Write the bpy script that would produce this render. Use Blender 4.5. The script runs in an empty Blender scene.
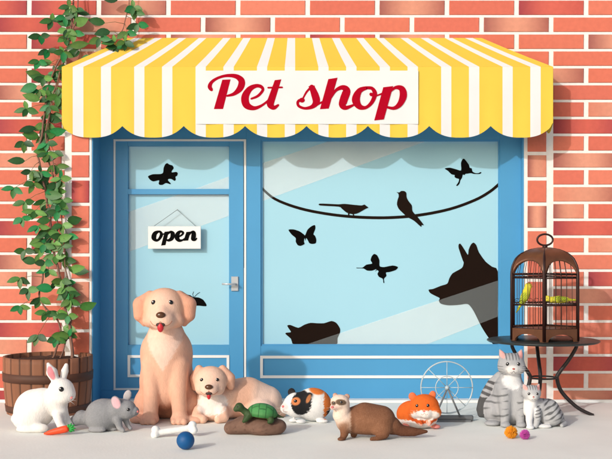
import bpy, bmesh, math, random
import numpy as np
from mathutils import Vector, Matrix
random.seed(7)
rng = np.random.default_rng(5)
SC = bpy.context.scene
COL = SC.collection
R = math.radians

# ------------------------------------------------------------------ camera frame
D, S0, HZ = 8.0, 0.0075, 250.0          # metres from wall, metres per photo pixel at the wall, horizon row
HC = (402 - HZ) * S0                     # eye height above the pavement
def K(Y): return S0 * (D - Y) / D
def P(u, v, Y=0.0):
    k = K(Y)
    return Vector(((u - 306) * k, -Y, HC + (HZ - v) * k))
def GY(v): return D * (1 - 152.0 / (v - HZ))   # distance from the wall of a pavement point

# ------------------------------------------------------------------ colour
def lin(c):
    c = c / 255.0
    return c / 12.92 if c <= 0.04045 else ((c + 0.055) / 1.055) ** 2.4
def C(r, g, b, k=0.8): return (lin(r) * k, lin(g) * k, lin(b) * k)

# ------------------------------------------------------------------ materials
def new_mat(name):
    m = bpy.data.materials.new(name); m.use_nodes = True
    return m, m.node_tree, m.node_tree.nodes['Principled BSDF']
def mat(name, col=None, rough=0.6, metal=0.0, bump=0.0, bscale=40.0, var=0.0, vscale=8.0, spec=0.4, coat=0.0, stretch=None):
    """procedural paint: flat or attribute colour, broken up by noise, with a noise bump"""
    m, nt, b = new_mat(name)
    N, L = nt.nodes, nt.links
    b.inputs['Roughness'].default_value = rough
    b.inputs['Metallic'].default_value = metal
    b.inputs['Specular IOR Level'].default_value = spec
    b.inputs['Coat Weight'].default_value = coat
    tc = N.new('ShaderNodeTexCoord')
    src = tc.outputs['Object']
    if stretch:
        mp = N.new('ShaderNodeMapping'); mp.inputs['Scale'].default_value = stretch
        L.new(src, mp.inputs['Vector']); src = mp.outputs['Vector']
    if col is None:
        at = N.new('ShaderNodeAttribute'); at.attribute_name = 'Col'; base = at.outputs['Color']
    else:
        rg = N.new('ShaderNodeRGB'); rg.outputs[0].default_value = (*col, 1); base = rg.outputs[0]
    if var > 0:
        nz = N.new('ShaderNodeTexNoise'); nz.inputs['Scale'].default_value = vscale; nz.inputs['Detail'].default_value = 5
        L.new(src, nz.inputs['Vector'])
        mr = N.new('ShaderNodeMapRange'); mr.inputs[1].default_value = 0.3; mr.inputs[2].default_value = 0.7
        mr.inputs[3].default_value = 1 - var; mr.inputs[4].default_value = 1 + var
        L.new(nz.outputs['Fac'], mr.inputs[0])
        hs = N.new('ShaderNodeVectorMath'); hs.operation = 'SCALE'
        L.new(base, hs.inputs[0]); L.new(mr.outputs[0], hs.inputs['Scale']); base = hs.outputs[0]
    L.new(base, b.inputs['Base Color'])
    if bump > 0:
        n2 = N.new('ShaderNodeTexNoise'); n2.inputs['Scale'].default_value = bscale; n2.inputs['Detail'].default_value = 4
        L.new(src, n2.inputs['Vector'])
        bp = N.new('ShaderNodeBump'); bp.inputs['Strength'].default_value = bump; bp.inputs['Distance'].default_value = 0.01
        L.new(n2.outputs['Fac'], bp.inputs['Height']); L.new(bp.outputs[0], b.inputs['Normal'])
    return m

M = {}
M['brick'] = mat('brick_and_mortar', None, 0.85, bump=0.12, bscale=90, var=0.05, vscale=30)
M['plinth'] = mat('plinth_render', C(250, 250, 248), 0.8, bump=0.1, var=0.03)
M['pave'] = mat('pale_concrete', C(238, 240, 234, 0.96), 0.9, bump=0.12, bscale=60, var=0.035, vscale=2.5)
M['blue'] = mat('blue_paint', C(80, 162, 214), 0.42, bump=0.03, bscale=25, var=0.025, vscale=3)
M['white'] = mat('white_paint', C(252, 252, 250), 0.5, var=0.02)
M['glass'] = mat('frosted_blue_glass', C(172, 224, 244), 0.16, spec=0.35, var=0.012, vscale=1.2)
M['decal'] = mat('dark_vinyl', C(30, 18, 12), 0.8, var=0.05, spec=.08)
M['decal_black'] = mat('black_vinyl', C(8, 6, 6), 0.8, var=0.05, spec=.06)
M['yellow'] = mat('yellow_canvas', C(238, 204, 74), 0.8, bump=0.04, bscale=180, var=0.02, vscale=5)
M['canvas'] = mat('white_canvas', C(238, 239, 240), 0.8, bump=0.04, bscale=180, var=0.02, vscale=5)
M['red'] = mat('crimson_letter', C(178, 0, 35), 0.85, var=0.03, spec=.08)
M['black'] = mat('black_letter', C(10, 10, 10), 0.85, var=0.03, spec=.06)
M['steel'] = mat('brushed_steel', C(205, 212, 218), 0.3, 0.35, var=0.03)
M['string'] = mat('grey_string', C(130, 140, 142), 0.8, var=0.03)
M['fur'] = mat('short_fur', None, 0.85, bump=0.3, bscale=150, var=0.05, vscale=60, spec=0.2, stretch=(1, 1, .45))
M['skin'] = mat('painted_hide', None, 0.6, bump=0.25, bscale=70, var=0.06, vscale=40, spec=0.3)
M['eye'] = mat('glossy_eye', C(14, 12, 12), 0.08, spec=0.7, var=0.02)
M['glint'] = mat('eye_glint', C(250, 250, 250), 0.3, var=0.01)  # white bead that stands for the highlight on each eye
M['nose_brown'] = mat('wet_brown_nose', C(92, 56, 28), 0.25, spec=0.6, var=0.05)
M['nose_pink'] = mat('pink_nose', C(240, 130, 130), 0.4, var=0.03)
M['nose_red'] = mat('dusky_pink_nose', C(190, 100, 95), 0.4, var=0.03)
M['tongue'] = mat('red_tongue', C(212, 46, 56), 0.4, var=0.05)
M['mouth'] = mat('mouth_line', C(190, 120, 90), 0.7, var=0.03)
M['mouth_dark'] = mat('dark_mouth_line', C(70, 50, 45), 0.7, var=0.03)
M['whisker'] = mat('whisker', C(225, 225, 225), 0.6, var=0.02)
M['iron'] = mat('wrought_iron', C(52, 46, 46), 0.5, 0.3, bump=0.08, bscale=60, var=0.12, vscale=14)
M['tabletop'] = mat('dark_tabletop', C(48, 56, 56), 0.4, 0.2, bump=0.05, bscale=60, var=0.1, vscale=12)
M['bronze'] = mat('brown_bronze', C(112, 72, 50), 0.36, 0.3, bump=0.06, bscale=50, var=0.14, vscale=16)
M['darkbronze'] = mat('dark_bronze', C(52, 28, 24), 0.45, 0.3, var=0.1, vscale=14)
M['wire'] = mat('bar_wire', C(96, 76, 68), 0.4, 0.5, var=0.08)
M['wood'] = mat('barrel_oak', None, 0.7, bump=0.3, bscale=30, var=0.1, vscale=14, stretch=(1, 1, .12))
M['hoop'] = mat('dark_hoop', C(92, 60, 46), 0.65, 0.05, bump=0.08, bscale=40, var=0.1)
M['soil'] = mat('potting_soil', C(70, 44, 30), 0.95, bump=0.6, bscale=60, var=0.25, vscale=40)
M['leaf'] = mat('glossy_leaf', None, 0.5, bump=0.1, bscale=60, var=0.1, vscale=40)
M['stem'] = mat('vine_stem', C(138, 102, 86), 0.85, bump=0.4, bscale=60, var=0.15, vscale=20)
M['carrot'] = mat('carrot', C(246, 84, 40), 0.5, bump=0.15, bscale=60, var=0.06, vscale=30)
M['carrotleaf'] = mat('carrot_leaf', C(40, 168, 70), 0.55, var=0.1)
M['bone'] = mat('white_bone', C(252, 252, 250), 0.55, bump=0.05, var=0.02)
M['ball'] = mat('blue_rubber', C(0, 88, 150), 0.55, bump=0.06, bscale=120, var=0.05)
M['rock'] = mat('brown_rock', None, 0.9, bump=0.35, bscale=40, var=0.14, vscale=22)
M['pom_o'] = mat('orange_wool', C(255, 172, 40), 0.9, var=0.1, vscale=40)
M['pom_m'] = mat('magenta_wool', C(214, 92, 190), 0.9, var=0.1, vscale=40)
M['wheelw'] = mat('pale_wire', C(192, 208, 216), 0.4, 0.1, var=0.03)
M['wheelg'] = mat('grey_plastic', C(118, 122, 126), 0.5, var=0.04)

# glare on the glass: pale translucent sheets standing in for reflections
for nm, FAC in (('glare_film', .36), ('faint_glare_film', .055)):
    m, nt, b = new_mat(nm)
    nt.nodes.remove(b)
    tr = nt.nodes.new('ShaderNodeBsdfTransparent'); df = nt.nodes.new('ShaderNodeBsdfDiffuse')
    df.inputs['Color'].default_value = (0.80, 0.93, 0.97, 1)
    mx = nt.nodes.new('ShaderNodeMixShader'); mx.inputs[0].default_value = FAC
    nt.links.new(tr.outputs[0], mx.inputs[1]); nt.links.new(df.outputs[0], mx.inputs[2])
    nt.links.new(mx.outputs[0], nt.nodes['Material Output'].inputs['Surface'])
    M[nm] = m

# ------------------------------------------------------------------ objects
ORIGIN = {}
def thing(name, label, cat, loc, group=None):
    o = bpy.data.objects.new(name, None); COL.objects.link(o)
    o.location = loc; o.empty_display_size = 0.1
    ORIGIN[o.name] = Vector(loc)
    tag(o, label, cat, group)
    return o
def tag(o, label=None, cat=None, group=None, kind=None):
    if label: o['label'] = label
    if cat: o['category'] = cat
    if group: o['group'] = group
    if kind: o['kind'] = kind
    return o

class MB:
    """collects geometry (world metres) for ONE mesh object"""
    def __init__(self): self.v, self.f, self.mi, self.fc, self.sm = [], [], [], [], []
    def add(self, vs, fs, mi=0, col=None, smooth=False):
        o = len(self.v); self.v.extend(tuple(p) for p in vs)
        for i, f in enumerate(fs):
            self.f.append([o + j for j in f]); self.mi.append(mi if not isinstance(mi, list) else mi[i])
            if col is None: self.fc.append(None)
            elif isinstance(col, list): self.fc.append([col[j] for j in f])
            else: self.fc.append([col] * len(f))
            self.sm.append(smooth)
    def box(self, p0, p1, mi=0, col=None):
        x0, y0, z0 = p0; x1, y1, z1 = p1
        vs = [(x0,y0,z0),(x1,y0,z0),(x1,y1,z0),(x0,y1,z0),(x0,y0,z1),(x1,y0,z1),(x1,y1,z1),(x0,y1,z1)]
        self.add(vs, [(0,3,2,1),(4,5,6,7),(0,1,5,4),(1,2,6,5),(2,3,7,6),(3,0,4,7)], mi, col)
    def pbox(self, u0, v0, u1, v1, Yb, Yf, mi=0, col=None, ch=0.0):
        """box whose front face (distance Yf before the wall) covers these photo pixels; optional chamfer"""
        a = P(u0, v1, Yf); c = P(u1, v0, Yf)
        x0, x1, z0, z1 = a.x, c.x, a.z, c.z
        if ch <= 0: return self.box((x0, -Yf, z0), (x1, -Yb, z1), mi, col)
        e = ch
        vs = [(x0,-Yb,z0),(x1,-Yb,z0),(x1,-Yb,z1),(x0,-Yb,z1),
              (x0,-Yf+e,z0),(x1,-Yf+e,z0),(x1,-Yf+e,z1),(x0,-Yf+e,z1),
              (x0+e,-Yf,z0+e),(x1-e,-Yf,z0+e),(x1-e,-Yf,z1-e),(x0+e,-Yf,z1-e)]
        fs = [(0,3,2,1),(0,1,5,4),(1,2,6,5),(2,3,7,6),(3,0,4,7),(4,5,9,8),(5,6,10,9),(6,7,11,10),(7,4,8,11),(8,9,10,11)]
        self.add(vs, fs, mi, col)
    def prism(self, pts, Yb, Yf, mi=0):
        """photo-pixel outline as a plate between two distances from the wall"""
        n = len(pts)
        f = [P(u, v, Yf) for u, v in pts]
        bk = [Vector((p.x, -Yb, p.z)) for p in f]
        fs = [tuple(range(n)), tuple(range(2*n-1, n-1, -1))] + [(i, n+i, n+(i+1)%n, (i+1)%n) for i in range(n)]
        self.add(f + bk, fs, mi)
    def tube(self, pts, rad, seg=8, mi=0, col=None, cap=True, closed=False, flat=None):
        pts = [Vector(p) for p in pts]; n = len(pts)
        rads = rad if isinstance(rad, (list, tuple)) else [rad] * n
        vs = []; up = Vector((0.13, 0.21, 0.97)).normalized()
        prev = None
        for i, p in enumerate(pts):
            if closed: t = pts[(i+1) % n] - pts[i-1]
            else: t = pts[min(i+1, n-1)] - pts[max(i-1, 0)]
            t.normalize()
            if prev is None:
                a = t.cross(up)
                if a.length < 1e-3: a = t.cross(Vector((1, 0, 0)))
            else: a = prev - t * prev.dot(t)
            a.normalize(); prev = a; b = t.cross(a)
            for k in range(seg):
                th = 2 * math.pi * k / seg
                vs.append(p + (a * math.cos(th) + b * math.sin(th)) * rads[i])
        fs = []
        for i in range(n if closed else n - 1):
            j = (i + 1) % n
            for k in range(seg):
                k2 = (k + 1) % seg
                fs.append((i*seg+k, i*seg+k2, j*seg+k2, j*seg+k))
        if cap and not closed:
            fs.append(tuple(range(seg-1, -1, -1))); fs.append(tuple((n-1)*seg + k for k in range(seg)))
        self.add(vs, fs, mi, col, True)
    def ball(self, c, r, mi=0, col=None, nu=16, nv=10, rot=None):
        r = (r, r, r) if not hasattr(r, '__len__') else r
        c = Vector(c); vs = []; fs = []
        for i in range(1, nv):
            ph = math.pi * i / nv
            for k in range(nu):
                th = 2 * math.pi * k / nu
                q = Vector((r[0]*math.sin(ph)*math.cos(th), r[1]*math.sin(ph)*math.sin(th), r[2]*math.cos(ph)))
                if rot is not None: q = rot @ q
                vs.append(c + q)
        q = Vector((0, 0, r[2])); q = rot @ q if rot is not None else q
        vs.append(c + q); vs.append(c - q); t, bt = len(vs)-2, len(vs)-1
        for i in range(nv-2):
            for k in range(nu):
                fs.append((i*nu+k, i*nu+(k+1)%nu, (i+1)*nu+(k+1)%nu, (i+1)*nu+k))
        for k in range(nu):
            fs.append((t, (k+1)%nu, k)); fs.append((bt, (nv-2)*nu+k, (nv-2)*nu+(k+1)%nu))
        self.add(vs, fs, mi, col, True)
    def lathe(self, c, prof, seg=48, mi=0, col=None, smooth=True):
        """profile [(r, z)...] in metres turned about the vertical through c"""
        vs = []; fs = []; n = len(prof)
        for r, z in prof:
            for k in range(seg):
                th = 2*math.pi*k/seg
                vs.append((c[0]+r*math.cos(th), c[1]+r*math.sin(th), c[2]+z))
        for i in range(n-1):
            for k in range(seg):
                fs.append((i*seg+k, i*seg+(k+1)%seg, (i+1)*seg+(k+1)%seg, (i+1)*seg+k))
        fs.append(tuple(range(seg))); fs.append(tuple((n-1)*seg+k for k in range(seg)))
        self.add(vs, fs, mi, col, smooth)
    def build(self, name, mats, parent=None, origin=None, recalc=True, solid=0.0):
        if not isinstance(mats, (list, tuple)): mats = [mats]
        o0 = Vector((0, 0, 0))
        if parent is not None: o0 = ORIGIN[parent.name]
        elif origin is not None: o0 = Vector(origin)
        me = bpy.data.meshes.new(name)
        me.from_pydata([(p[0]-o0.x, p[1]-o0.y, p[2]-o0.z) for p in self.v], [], self.f)
        me.polygons.foreach_set('material_index', self.mi)
        me.polygons.foreach_set('use_smooth', self.sm)
        if any(c is not None for c in self.fc):
            ca = me.color_attributes.new('Col', 'FLOAT_COLOR', 'CORNER')
            buf = []
            for f, c in zip(self.f, self.fc):
                for q in (c if c is not None else [(0.5, 0.5, 0.5)] * len(f)): buf.extend((*q[:3], 1.0))
            ca.data.foreach_set('color', buf)
        me.update()
        if recalc:
            bm = bmesh.new(); bm.from_mesh(me)
            bmesh.ops.recalc_face_normals(bm, faces=bm.faces); bm.to_mesh(me); bm.free()
        for mm in mats: me.materials.append(mm)
        o = bpy.data.objects.new(name, me); COL.objects.link(o)
        if solid:
            md = o.modifiers.new('thickness', 'SOLIDIFY'); md.thickness = solid; md.offset = 0
        if parent is not None:
            o.parent = parent; ORIGIN[o.name] = o0
        else:
            o.location = o0; ORIGIN[o.name] = o0
        return o

def cr(pts, n=8):
    """Catmull-Rom through tuples of any length"""
    pts = [np.array(p, float) for p in pts]; out = []
    for i in range(len(pts)-1):
        p0 = pts[max(i-1, 0)]; p1 = pts[i]; p2 = pts[i+1]; p3 = pts[min(i+2, len(pts)-1)]
        for k in range(n):
            t = k / n
            out.append(0.5*((2*p1)+(-p0+p2)*t+(2*p0-5*p1+4*p2-p3)*t*t+(-p0+3*p1-3*p2+p3)*t**3))
    out.append(pts[-1]); return out

# ------------------------------------------------------------------ ground
g = MB(); Z = 0.0
g.add([(-150,-150,0),(150,-150,0),(150,60,0),(-150,60,0)], [(0,1,2,3)])
tag(g.build('pavement', M['pave']), kind='structure')

# ------------------------------------------------------------------ brick wall
PROT, REC, PIL = 0.26, 0.07, 0.235        # awning projection, shop-front recess, how far the pilaster is brought forward for the shade band
wall = thing('brick_wall', 'red brick wall with thick white mortar joints around the blue shop front', 'wall', (0, 0, 0))
MORT = C(250, 247, 243)
BN = [(224,124,100),(222,119,95),(227,130,106),(220,116,96)]
def jit(c, a=5):
    d = random.uniform(-a, a); return tuple(max(0, min(255, x + d)) for x in c)
def brick_cols(kind):
    if kind == 'D':
        a, mid, e = jit((166,66,74)), jit((214,102,86)), jit((176,74,78))
        if random.random() < .4: e = jit((206,96,84))
    elif kind == 'L':
        a, mid, e = jit((164,96,88)), jit((229,158,132)), jit((176,104,92))
        if random.random() < .4: e = jit((224,142,118))
        elif random.random() < .3: a = jit((224,142,118))
    else:
        c = jit(random.choice(BN), 3); a = mid = e = c
    return C(*a), C(*mid), C(*e)
def brick(mb, u0, v0, u1, v1, Y, kind='N', hgt=0.007, vertical=False):
    """one brick standing proud of the mortar face at distance Y"""
    a, mid, e = brick_cols(kind)
    p = P(u0, v1, Y); q = P(u1, v0, Y)
    x0, x1, z0, z1 = p.x, q.x, p.z, q.z
    yf, yb, ch = -Y - hgt, -Y + 0.004, 0.0035
    vs, cs = [], []
    ts = [0, .16, .34, .5, .66, .84, 1]
    for t in ts:
        c = tuple(a[i]+(mid[i]-a[i])*min(1, t*2.4) if t < .5 else e[i]+(mid[i]-e[i])*min(1, (1-t)*2.4) for i in range(3))
        xo = x0+(x1-x0)*t; xi = x0+ch+(x1-x0-2*ch)*t
        vs += [(xo, yb, z0), (xo, yf+ch, z0), (xi, yf, z0+ch), (xi, yf, z1-ch), (xo, yf+ch, z1), (xo, yb, z1)]
        cs += [c]*6
    fs = []
    for i in range(len(ts)-1):
        for j in range(5): fs.append((i*6+j, (i+1)*6+j, (i+1)*6+j+1, i*6+j+1))
    fs += [(0,1,2,3,4,5), tuple((len(ts)-1)*6+j for j in range(5,-1,-1))]
    mb.add(vs, fs, 0, cs)
KN = {(0,0):'D',(0,1):'L',(0,5):'L',(0,7):'D',(1,2):'L',(1,6):'L',(1,0):'L',(2,0):'D',(2,2):'L',(2,4):'D',(2,5):'L',(2,8):'L',
      (4,7):'L',(4,0):'D',(5,-1):'L',(6,8):'L',(7,-1):'D',(7,7):'D',(9,7):'L',(9,-1):'L',(11,7):'L',(12,7):'L',(13,7):'D',(14,8):'L',
      (13,-1):'D',(15,-1):'L',(16,-1):'L',(16,8):'D',(17,7):'L',(19,-1):'D',(20,0):'L',(20,7):'L',(21,7):'D',(22,8):'L',(23,7):'L',
      (1,1):'N',(1,3):'N',(1,4):'N',(1,5):'N',(1,7):'N',(0,2):'N',(0,3):'N',(0,4):'N',(0,6):'N',(0,8):'N',(2,1):'N',(2,3):'N',(2,6):'N',(2,7):'N',
      (3,5):'N',(3,6):'N',(3,7):'N',(4,8):'N',(5,7):'N',(5,6):'N',(6,7):'N',(8,7):'N',(8,8):'N',(10,7):'N',(10,8):'N',(12,8):'N',(14,7):'N',(15,7):'N',
      (16,7):'N',(18,7):'N',(18,8):'N',(19,7):'N',(20,8):'N',(22,7):'N',(21,-1):'N',(10,-1):'N',(11,-1):'N',(3,-1):'N',(6,-1):'N',(8,-1):'N',(12,-1):'N',(14,-1):'N',(17,-1):'N'}
wm = MB()
LEFT_END, RIGHT_END = -230, 842
# mortar body: left, right, lintel zone over the shop front
wm.pbox(LEFT_END, -190, 88, 404.5, -0.30, 0, 0, MORT)
wm.pbox(524, -190, RIGHT_END, 404.5, -0.30, 0, 0, MORT)
wm.pbox(88, -190, 524, 124, -0.30, 0, 0, MORT)
for r in range(-11, 24):
    v0 = 0.7 + 16.95 * r; v1 = v0 + 14.2
    off = 29.2 if r % 2 == 0 else 63.8
    for i in range(-5, 12):
        u0 = off + 69.6*i + 2.3; u1 = u0 + 65.0
        kind = KN.get((r, i)) or random.choices('NDL', (62, 14, 24))[0]
        spans = [(max(u0, LEFT_END+2), min(u1, RIGHT_END-2))]
        if v1 > 100:                       # below: shop-front opening and the stacked quoins
            a, bb = spans[0]
            spans = [(a, min(bb, 64.5)), (max(a, 553.2), bb)]
        for a, bb in spans:
            if bb - a > 5: brick(wm, a, v0, bb, v1, 0, kind)
QR = {1:'D',5:'L',0:'N'}
for k in range(-2, 11):                    # stacked quoins right of the shop front
    v0 = 155.3 + 25.3*k - 0.5
    if v0 > 400: break
    brick(wm, 527.5, v0+.5, 546.3, min(v0 + 22.2, 403.5), 0, 'L' if k in (0, 2, 7, 9) else 'N')
wm.build('masonry', M['brick'], wall)
pm = MB()  # left brick column, brought forward to cast the shade band on the door
zt = P(0, 116, PIL).z; xl = P(65, 0, PIL).x; xr = P(91.6, 0, PIL).x
pm.box((xl, -PIL, 0.0), (xr, -0.001, zt), 0, MORT)
for k in range(-2, 11):
    v0 = 155.3 + 25.3*k
    v1 = min(v0+22, 250 + (HC-.028)/K(PIL))
    if v1 - v0 < 4: break
    brick(pm, 71.6, v0, 89.3, v1, PIL, 'D' if k == 1 else 'L' if k in (5, 8) else 'N')
pm.build('shade_pilaster', M['brick'], wall)
pl = MB()
pl.box((P(LEFT_END,0).x, -0.022, 0), (xl-.001, 0.0, 0.02))
pl.box((P(526,0).x, -0.022, 0), (P(RIGHT_END,0).x, 0.0, 0.02))
pl.build('plinth', M['plinth'], wall)

# ------------------------------------------------------------------ shop front
shop = thing('shop_front', 'sky blue painted shop front with glazed door and wide display window', 'shop front', (0, REC, 0))
F = -REC                                   # face of the frame (behind the brick face)
fr = MB()
fr.pbox(78, 118, 113.4, 390.2, F-.08, F, ch=.002)              # left stile
fr.pbox(246.2, 118, 260.8, 403, F-.08, F, ch=.002)             # post
fr.pbox(500, 118, 524.6, 403, F-.08, F, ch=.002)               # right stile
fr.pbox(113.4, 110, 246.2, 139.2, F-.08, F-.002)               # header above door
fr.pbox(260.8, 110, 500, 139.8, F-.08, F-.002)                 # header above window
fr.pbox(78, 390.2, 246.2, 403.2, F-.08, F-.001, ch=.002)       # bottom board below the door
# added blue panel that carries on the left shade band, lining the pilaster
xr2 = xr + 0.008
fr.box((xr+.0005, -PIL+.004, 0.0), (xr2, REC+.03, zt))
# right return
fr.box((P(522.6,0,0).x, -0.0, 0.021), (P(524,0,0).x-.0002, REC+.02, P(0,120,0).z))
fr.build('frame', M['blue'], shop)
sl = MB()
sl.box((xr2+.0005, -0.03, 0), (P(526,0).x-.001, 0.16, 0.017)); sl.build('threshold', M['plinth'], shop)

door = MB()
DF = F-.008
door.pbox(115.4, 141, 128, 388.6, DF-.06, DF, ch=.002)
door.pbox(229, 141, 243.4, 388.6, DF-.06, DF, ch=.002)
door.pbox(128, 141, 229, 146, DF-.06, DF-.001)
door.pbox(128, 189, 229, 194.2, DF-.06, DF-.001)
door.pbox(128, 345, 229, 388.6, DF-.06, DF-.001)
door_o = door.build('door', M['blue'], shop)
for (a, b_) in ((146, 189), (194.2, 345)):
    g = MB(); g.pbox(127.5, a-.5, 229.5, b_+.5, DF-.05, DF-.035); g.build('door_pane', M['glass'], door_o)
def outline(mb, u0, v0, u1, v1, w, Yb, Yf):
    mb.pbox(u0, v0, u1, v0+w, Yb, Yf); mb.pbox(u0, v1-w, u1, v1, Yb, Yf)
    mb.pbox(u0, v0+w, u0+w, v1-w, Yb, Yf); mb.pbox(u1-w, v0+w, u1, v1-w, Yb, Yf)
g = MB(); outline(g, 113.5, 139.2, 246.1, 390.1, 1.9, F-.06, F+.004); g.build('door_bead', M['white'], shop)
g = MB(); outline(g, 127.6, 355.2, 229.2, 377.2, 2.6, DF-.03, DF+.006); g.build('moulding', M['white'], door_o)
h = MB()
h.pbox(231.2, 276.5, 238.3, 291, DF-.002, DF+.012, ch=.003)
h.tube([P(235.5, 284.2, DF+.01), P(235.5, 284.2, DF+.05)], .008, 10)
h.tube([P(236, 284.2, DF+.05), P(229, 284.2, DF+.052), P(222, 284.0, DF+.05)], .0075, 10)
h.build('handle', M['steel'], door_o)

win = MB(); WF = F-.03
outline(win, 260.8, 139.8, 500, 345.8, 1.6, F-.06, F-.012)
win_o = win.build('window', M['blue'], shop)
g = MB(); g.pbox(260.9, 139.9, 499.9, 345.9, WF-.02, WF); g.build('window_pane', M['glass'], win_o)
g = MB(); g.pbox(260.8, 345.8, 500, 403.2, F-.08, F-.003); rs = g.build('stall_riser', M['blue'], shop)
g = MB(); outline(g, 260.2, 355.8, 520.5, 378.2, 2.7, F-.02, F+.007); g.build('moulding', M['white'], rs)
# diagonal glare bands, reflections built as pale sheets under and over the decals
def glare_sheets(pts, Y, parent):
    g = MB(); g.prism(pts, Y, Y+.0004); g.build('glare_band', M['glare_film'], parent)
    g = MB(); g.prism(pts, Y+.0052, Y+.0058); g.build('faint_glare_band', M['faint_glare_film'], parent)
glare_sheets([(262.6, 163), (331, 140.5), (428, 140.5), (262.6, 201)], WF+.0002, win_o)
glare_sheets([(303, 345.5), (498, 280.5), (498, 316.5), (424, 345.5)], WF+.0002, win_o)
glare_sheets([(195, 188.8), (228.8, 176.5), (228.8, 188.8)], DF-.0348, door_o)
glare_sheets([(128.2, 212), (178.5, 194.5), (228.8, 194.5), (228.8, 216), (128.2, 252)], DF-.0348, door_o)

# ------------------------------------------------------------------ window decals
def zp(pts, x0, y0, s): return [(x0 + x/s, y0 + y/s) for x, y in pts]
DEC = 'black butterfly silhouettes stuck on the glass'
def smooth_poly(pts, n=3):
    q = pts + pts[:1]; out = []
    L = len(pts)
    for i in range(L):
        p0, p1, p2, p3 = (np.array(pts[(i+j) % L]) for j in (-1, 0, 1, 2))
        for k in range(n):
            t = k/n
            cat = 0.5*((2*p1)+(-p0+p2)*t+(2*p0-5*p1+4*p2-p3)*t*t+(-p0+3*p1-3*p2+p3)*t**3)
            l_ = p1 + (p2-p1)*t
            out.append(tuple(cat*.75 + l_*.25))
    return out
def decal(name, pts, Y, label, cat, mt='decal_black', group=None, extra=None):
    g = MB(); pts = smooth_poly(pts)
    g.prism(pts, Y+.0010, Y+.0025)
    if extra: extra(g)
    u = sum(p[0] for p in pts)/len(pts); v = sum(p[1] for p in pts)/len(pts)
    o = g.build(name, M[mt], origin=P(u, v, Y)); tag(o, label, cat, group); return o
WY = WF; DY = DF-.035
decal('butterfly_decal', zp([(45,250),(120,218),(230,215),(275,195),(285,120),(310,65),(340,48),(375,70),(420,85),(438,125),(410,165),(410,190),(480,182),(500,205),(490,240),(465,255),(470,300),(450,318),(400,290),(360,290),(350,310),(390,355),(385,370),(320,352),(270,378),(225,380),(208,360),(215,310),(130,328),(80,305)],145,160,15.3), DY,
      'black butterfly silhouette in the small top pane of the door', 'window decal', group=DEC)
decal('butterfly_decal', zp([(118,165),(180,155),(260,175),(320,188),(318,100),(335,55),(355,45),(375,65),(415,120),(425,155),(450,165),(458,200),(490,220),(530,222),(560,208),(568,218),(545,232),(480,232),(440,222),(400,228),(375,230),(360,245),(340,240),(330,280),(310,310),(300,350),(275,378),(260,372),(285,335),(295,295),(265,285),(240,270),(240,245),(200,235),(160,195)],435,155,12.24), WY,
      'black swallowtail butterfly silhouette above the branch, right of the perched birds', 'window decal', group=DEC)
decal('butterfly_decal', zp([(43,50),(70,48),(100,58),(120,72),(128,78),(140,50),(160,32),(178,26),(180,45),(170,72),(178,80),(185,100),(182,118),(165,122),(150,118),(140,100),(133,92),(130,106),(125,92),(122,110),(125,122),(105,132),(90,128),(80,110),(80,92),(60,75)],280,220,5.1), WY,
      'black round-winged butterfly silhouette just below the left bird on the branch', 'window decal', group=DEC)
decal('butterfly_decal', zp([(390,243),(420,243),(440,228),(470,222),(462,205),(468,185),(480,173),(495,180),(507,205),(508,235),(530,240),(575,232),(602,240),(590,255),(560,265),(540,268),(543,285),(530,300),(532,320),(527,320),(524,300),(505,290),(497,275),(503,262),(495,255),(485,263),(492,250),(470,258),(445,258),(425,247),(392,246)],280,220,5.1), WY,
      'black long-tailed butterfly silhouette in the middle of the window, left of the dog head', 'window decal', group=DEC)
def ant(g):
    for pts in (((415,112),(411,92),(417,76)), ((420,112),(440,92),(458,80))):
        g.tube([P(130+x/6.556, 280+y/6.556, DY+.002) for x, y in pts], .0016, 5)
decal('butterfly_decal', zp([(330,70),(375,95),(395,100),(415,112),(450,115),(480,130),(500,160),(495,172),(430,168),(415,200),(380,230),(350,200),(330,150),(310,110)],130,280,6.556), DY,
      'black butterfly silhouette on the door glass half hidden behind the big dog', 'window decal', group=DEC, extra=ant)
br = cr([(261,187.3,2.2),(275,199,2.6),(300,208.4,2.8),(330,214.3,2.8),(360,217.2,2.9),(390,217.6,2.9),(420,215,2.9),(450,209,2.8),(475,200,2.8),(490,191.5,2.8),(499.6,183.5,2.8)], 5)
up, dn = [], []
for i, p in enumerate(br):
    q0 = br[max(i-1,0)]; q1 = br[min(i+1,len(br)-1)]
    t = np.array([q1[0]-q0[0], q1[1]-q0[1]]); t /= np.linalg.norm(t); nn = np.array([-t[1], t[0]])*p[2]/2
    up.append(tuple(p[:2]-nn)); dn.append(tuple(p[:2]+nn))
g = MB(); g.prism(up + dn[::-1], WY+.0010, WY+.0022); tag(g.build('branch_decal', M['decal'], origin=P(380,215,WY)), 'long dark curved branch silhouette hanging across the display window', 'window decal')
def legs1(g):
    g.prism(zp([(166,186),(174,186),(171,200),(166,200)],310,170,4.371), WY+.0026, WY+.0036); g.prism(zp([(184,188),(190,188),(194,201),(189,201)],310,170,4.371), WY+.0026, WY+.0036)
decal('bird_decal', zp([(42,147),(85,148),(125,150),(150,148),(190,152),(225,155),(238,151),(246,157),(255,164),(244,169),(225,180),(205,190),(185,193),(160,186),(140,170),(125,160),(44,155)],310,170,4.371), WY+.0012,
      'dark bird silhouette with long flat tail, standing on the branch facing right', 'window decal', 'decal', 'bird silhouettes on the branch', legs1)
decal('bird_decal', zp([(378,97),(390,98),(398,92),(412,92),(421,100),(422,118),(430,135),(445,155),(448,180),(470,205),(497,240),(488,240),(485,248),(455,222),(425,205),(408,190),(388,170),(380,150),(383,130),(388,115),(386,103)],310,170,4.371), WY+.0012,
      'dark upright bird silhouette perched on the branch with its tail hanging below', 'window decal', 'decal', 'bird silhouettes on the branch')
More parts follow.
